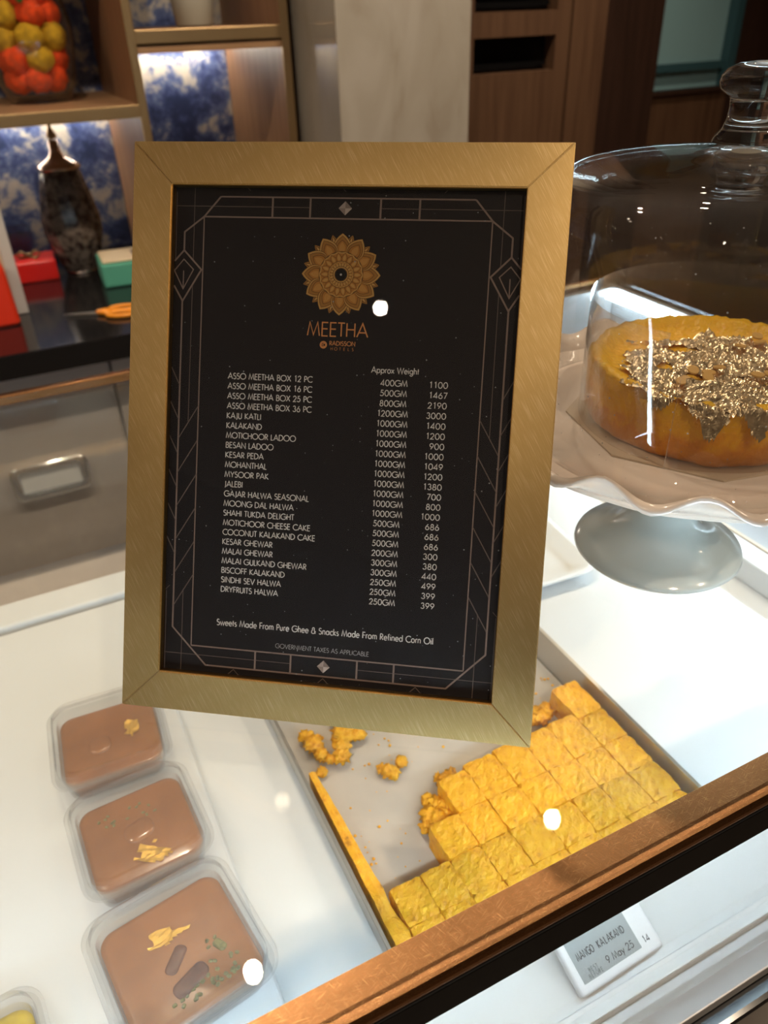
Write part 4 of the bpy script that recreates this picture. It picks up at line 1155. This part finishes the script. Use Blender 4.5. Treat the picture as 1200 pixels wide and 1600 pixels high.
lines(b, mir([[(97.5, 129.3), (41.2, 129.3)], [(41.2, 129.3), (19.7, 129.3)], [(97.5, -129.4), (41.2, -129.4)], [(41.2, -129.4), (19.7, -129.4)],
              [(86.6, 141.5), (86.6, 99.6)], [(86.6, 85.6), (86.8, 8.2)], [(86.8, -90.4), (86.8, -141.5)], [(97.1, 137), (97.1, 99.6)], [(97.1, -92), (97.1, -141.5)]]), 0.19)
for k in range(6):
    y = -2.2 - 19.74 * k
    lines(b, mir([[(92.7, y), (IX, y + 19.8)]]), 0.30)
for k in range(6):
    y = 29.0 - 19.74 * k + (0 if k else 0)
    lines(b, mir([[(92.6, y), (97.8, y + 10.2)]]), 0.30)
lines(b, mir([[(57.5, -139.5), (54.2, -136.2), (50.9, -139.5)], [(57, 140.5), (54.2, 137.9)], [(95.2, -88.8), (97.8, -91.6)]]) + [[(-3.4, -139.8), (0, -136.4), (3.4, -139.8)], [(-2.6, 140.5), (0, 138)]], 0.22)
ink('fine_border_lines', b, 'thinink')

def vmesh(name, faces, z0=-0.00546):
    """faces: list of (points, colour); each laid a hair above the last."""
    verts, fs, cs = [], [], []
    for k, (pts, c) in enumerate(faces):
        i0 = len(verts); zz = z0 + 1.2e-7 * k
        for x, y in pts: verts.append((x / 1000, y / 1000 + CYM, zz))
        fs.append(tuple(range(i0, i0 + len(pts)))); cs.append(c)
    o = obj(name, (verts, fs), 'print', card)
    ca = o.data.color_attributes.new('Col', 'FLOAT_COLOR', 'CORNER')
    for p, c in zip(o.data.polygons, cs):
        for li in p.loop_indices: ca.data[li].color = (*c, 1)
    return o
F = []
for cy in (129.2, -129.4):
    r = 3.8
    F += [([(0, cy), (r, cy), (0, cy + r)], (.20, .15, .125)), ([(0, cy), (0, cy + r), (-r, cy)], (.34, .27, .23)), ([(0, cy), (-r, cy), (0, cy - r)], (.24, .18, .15)), ([(0, cy), (0, cy - r), (r, cy)], (.42, .34, .29))]
vmesh('border_gems', F)
# flower emblem: rings of layered petals
F = []
ex, ey = -0.7, 93.6
def petal(a, r0, r1, wd, pointy=0.75, n=9):
    out = []
    for s in (-1, 1):
        pts = []
        for k in range(n + 1):
            q = k / n
            wv = wd * math.sin(PI * min(1, q ** pointy)) ** 0.8 if k < n else 0
            pts.append((r0 + (r1 - r0) * q, s * wv))
        out.append(pts)
    loop = out[0] + list(reversed(out[1][:-1]))
    loop = loop[:-1] if loop[0] == loop[-1] else loop
    ca, sa = math.cos(a), math.sin(a)
    return [(ex + x * ca - y * sa, ey + x * sa + y * ca) for x, y in loop]
def disc(r, n=40, lob=0, amp=0.0):
    return [(ex + (r + amp * math.cos(lob * 2 * PI * k / n)) * math.cos(2 * PI * k / n), ey + (r + amp * math.cos(lob * 2 * PI * k / n)) * math.sin(2 * PI * k / n)) for k in range(n)]
c_lt, c_md, c_dk, c_or = (.46, .25, .07), (.30, .135, .03), (.10, .040, .010), (.36, .15, .03)
NP = 12
for k in range(NP):
    a = 2 * PI * (k + .5) / NP + PI / 2
    F += [(petal(a, 13, 22.0, 2.2), c_md), (petal(a, 15, 21.2, 1.3), c_dk), (petal(a, 16, 20.8, 0.7), c_lt)]
    for da in (-.10, .10): F.append((petal(a + da, 15, 20.0, 0.7), c_lt))
for k in range(NP):
    a = 2 * PI * k / NP + PI / 2
    F += [(petal(a, 9, 22.4, 5.3, 0.85), c_dk), (petal(a, 9, 22.2, 5.0, 0.85), c_lt), (petal(a, 9, 21.0, 4.4, 0.85), c_dk), (petal(a, 9, 20.7, 4.1, 0.85), c_md), (petal(a, 10, 18.8, 3.3, 0.8), c_dk), (petal(a, 10.5, 18.4, 3.0, 0.8), c_or), (petal(a, 12, 17.6, 1.7, 0.7), (.44, .21, .05))]
F += [(disc(12.6), c_dk), (disc(12.2, 72, 18, 0.25), c_lt), (disc(11.4), c_or)]
for k in range(18):
    a = 2 * PI * k / 18
    F += [(petal(a, 6.6, 12.0, 1.7), c_dk), (petal(a, 6.8, 11.7, 1.45), c_or), (petal(a, 7.6, 11.0, 0.8), c_lt)]
F += [(disc(7.4), c_dk), (disc(7.1), c_lt), (disc(6.6), c_or)]
for k in range(22):
    a = 2 * PI * k / 22
    F += [(petal(a, 4.0, 7.0, 0.8), c_dk), (petal(a, 4.2, 6.8, 0.62), c_lt)]
F += [(disc(4.6), c_dk), (disc(4.3), c_lt), (disc(3.7), (.14, .06, .02)), (disc(3.3), (.006, .006, .006)), (disc(0.6), (.40, .36, .33))]
vmesh('flower_emblem', F)
b = B(); write(b, 'MEETHA', -18.5, 59.9, 7.4, 35.3, 'l', 0.050); ink('title_lettering', b, 'foil')
b = B()
write(b, 'RADISSON', -5.4, 54.9, 2.25, 14.9, 'l', 0.085); ink('brand_lettering', b, 'foil')
b = B(); write(b, 'HOTELS', -5.2, 52.2, 1.55, 14.4, 'l', 0.06, mono=1.5); ink('brand_small_lettering', b, 'foil')
bd = B()
stroke(bd, arc(-8.8, 55.0, 1.55, 1.55, 0, 360, 20), 0.55, 0)
stroke(bd, [(-9.9, 54.2), (-9.9, 56.2)] + arc(-9.3, 55.7, 0.8, 0.5, 90, -90, 6) + [(-8.8, 54.2)], 0.18, 0)
stroke(bd, arc(-8.2, 55.0, 0.7, 0.9, 130, -130, 8), 0.22, 0)
ink('brand_emblem', bd, 'foil')
b = B(); write(b, 'Approx Weight', 19.2, 40.8, 3.2, 27.0, 'l', 0.072); ink('heading_lettering', b, 'ink')
items = ['ASSO MEETHA BOX 12 PC', 'ASSO MEETHA BOX 16 PC', 'ASSO MEETHA BOX 25 PC', 'ASSO MEETHA BOX 36 PC', 'KAJU KATLI', 'KALAKAND', 'MOTICHOOR LADOO', 'BESAN LADOO', 'KESAR PEDA', 'MOHANTHAL', 'MYSOOR PAK', 'JALEBI',
         'GAJAR HALWA SEASONAL', 'MOONG DAL HALWA .', 'SHAHI TUKDA DELIGHT', 'MOTICHOOR CHEESE CAKE', 'COCONUT KALAKAND CAKE', 'KESAR GHEWAR', 'MALAI GHEWAR', 'MALAI GULKAND GHEWAR', 'BISCOFF KALAKAND', 'SINDHI SEV HALWA', 'DRYFRUITS HALWA']
wts = ['400GM', '500GM', '800GM', '1200GM'] + ['1000GM'] * 10 + ['500GM'] * 3 + ['200GM', '300GM', '300GM', '250GM', '250GM', '250GM']
prc = '1100 1467 2190 3000 1400 1200 900 1000 1049 1200 1380 700 800 1000 686 686 686 300 380 440 499 399 399'.split()
sx = 49.7 / text_width(items[0])
for i in range(23):
    y = 33.9 - 5.63 * i
    b = B(); write(b, items[i], -63.65, y, 3.15, None, 'l', 0.074, sx=sx); ink('item_lettering', b, 'ink')
    b = B(); write(b, wts[i], 32.4, y, 3.15, None, 'c', 0.074, sx=sx * 1.06); ink('weight_lettering', b, 'ink')
    b = B(); write(b, prc[i], 62.6, y, 3.15, None, 'r', 0.074, sx=sx * 1.14); ink('price_lettering', b, 'ink')
b = B(); write(b, 'Sweets Made From Pure Ghee & Snacks Made From Refined Corn Oil', -65.4, -110.2, 3.5, 128.6, 'l', 0.074); ink('footer_lettering', b, 'ink')
b = B(); write(b, 'GOVERNMENT TAXES AS APPLICABLE', -29.2, -120.7, 2.5, 55.7, 'l', 0.056); ink('tax_note_lettering', b, 'greyink')
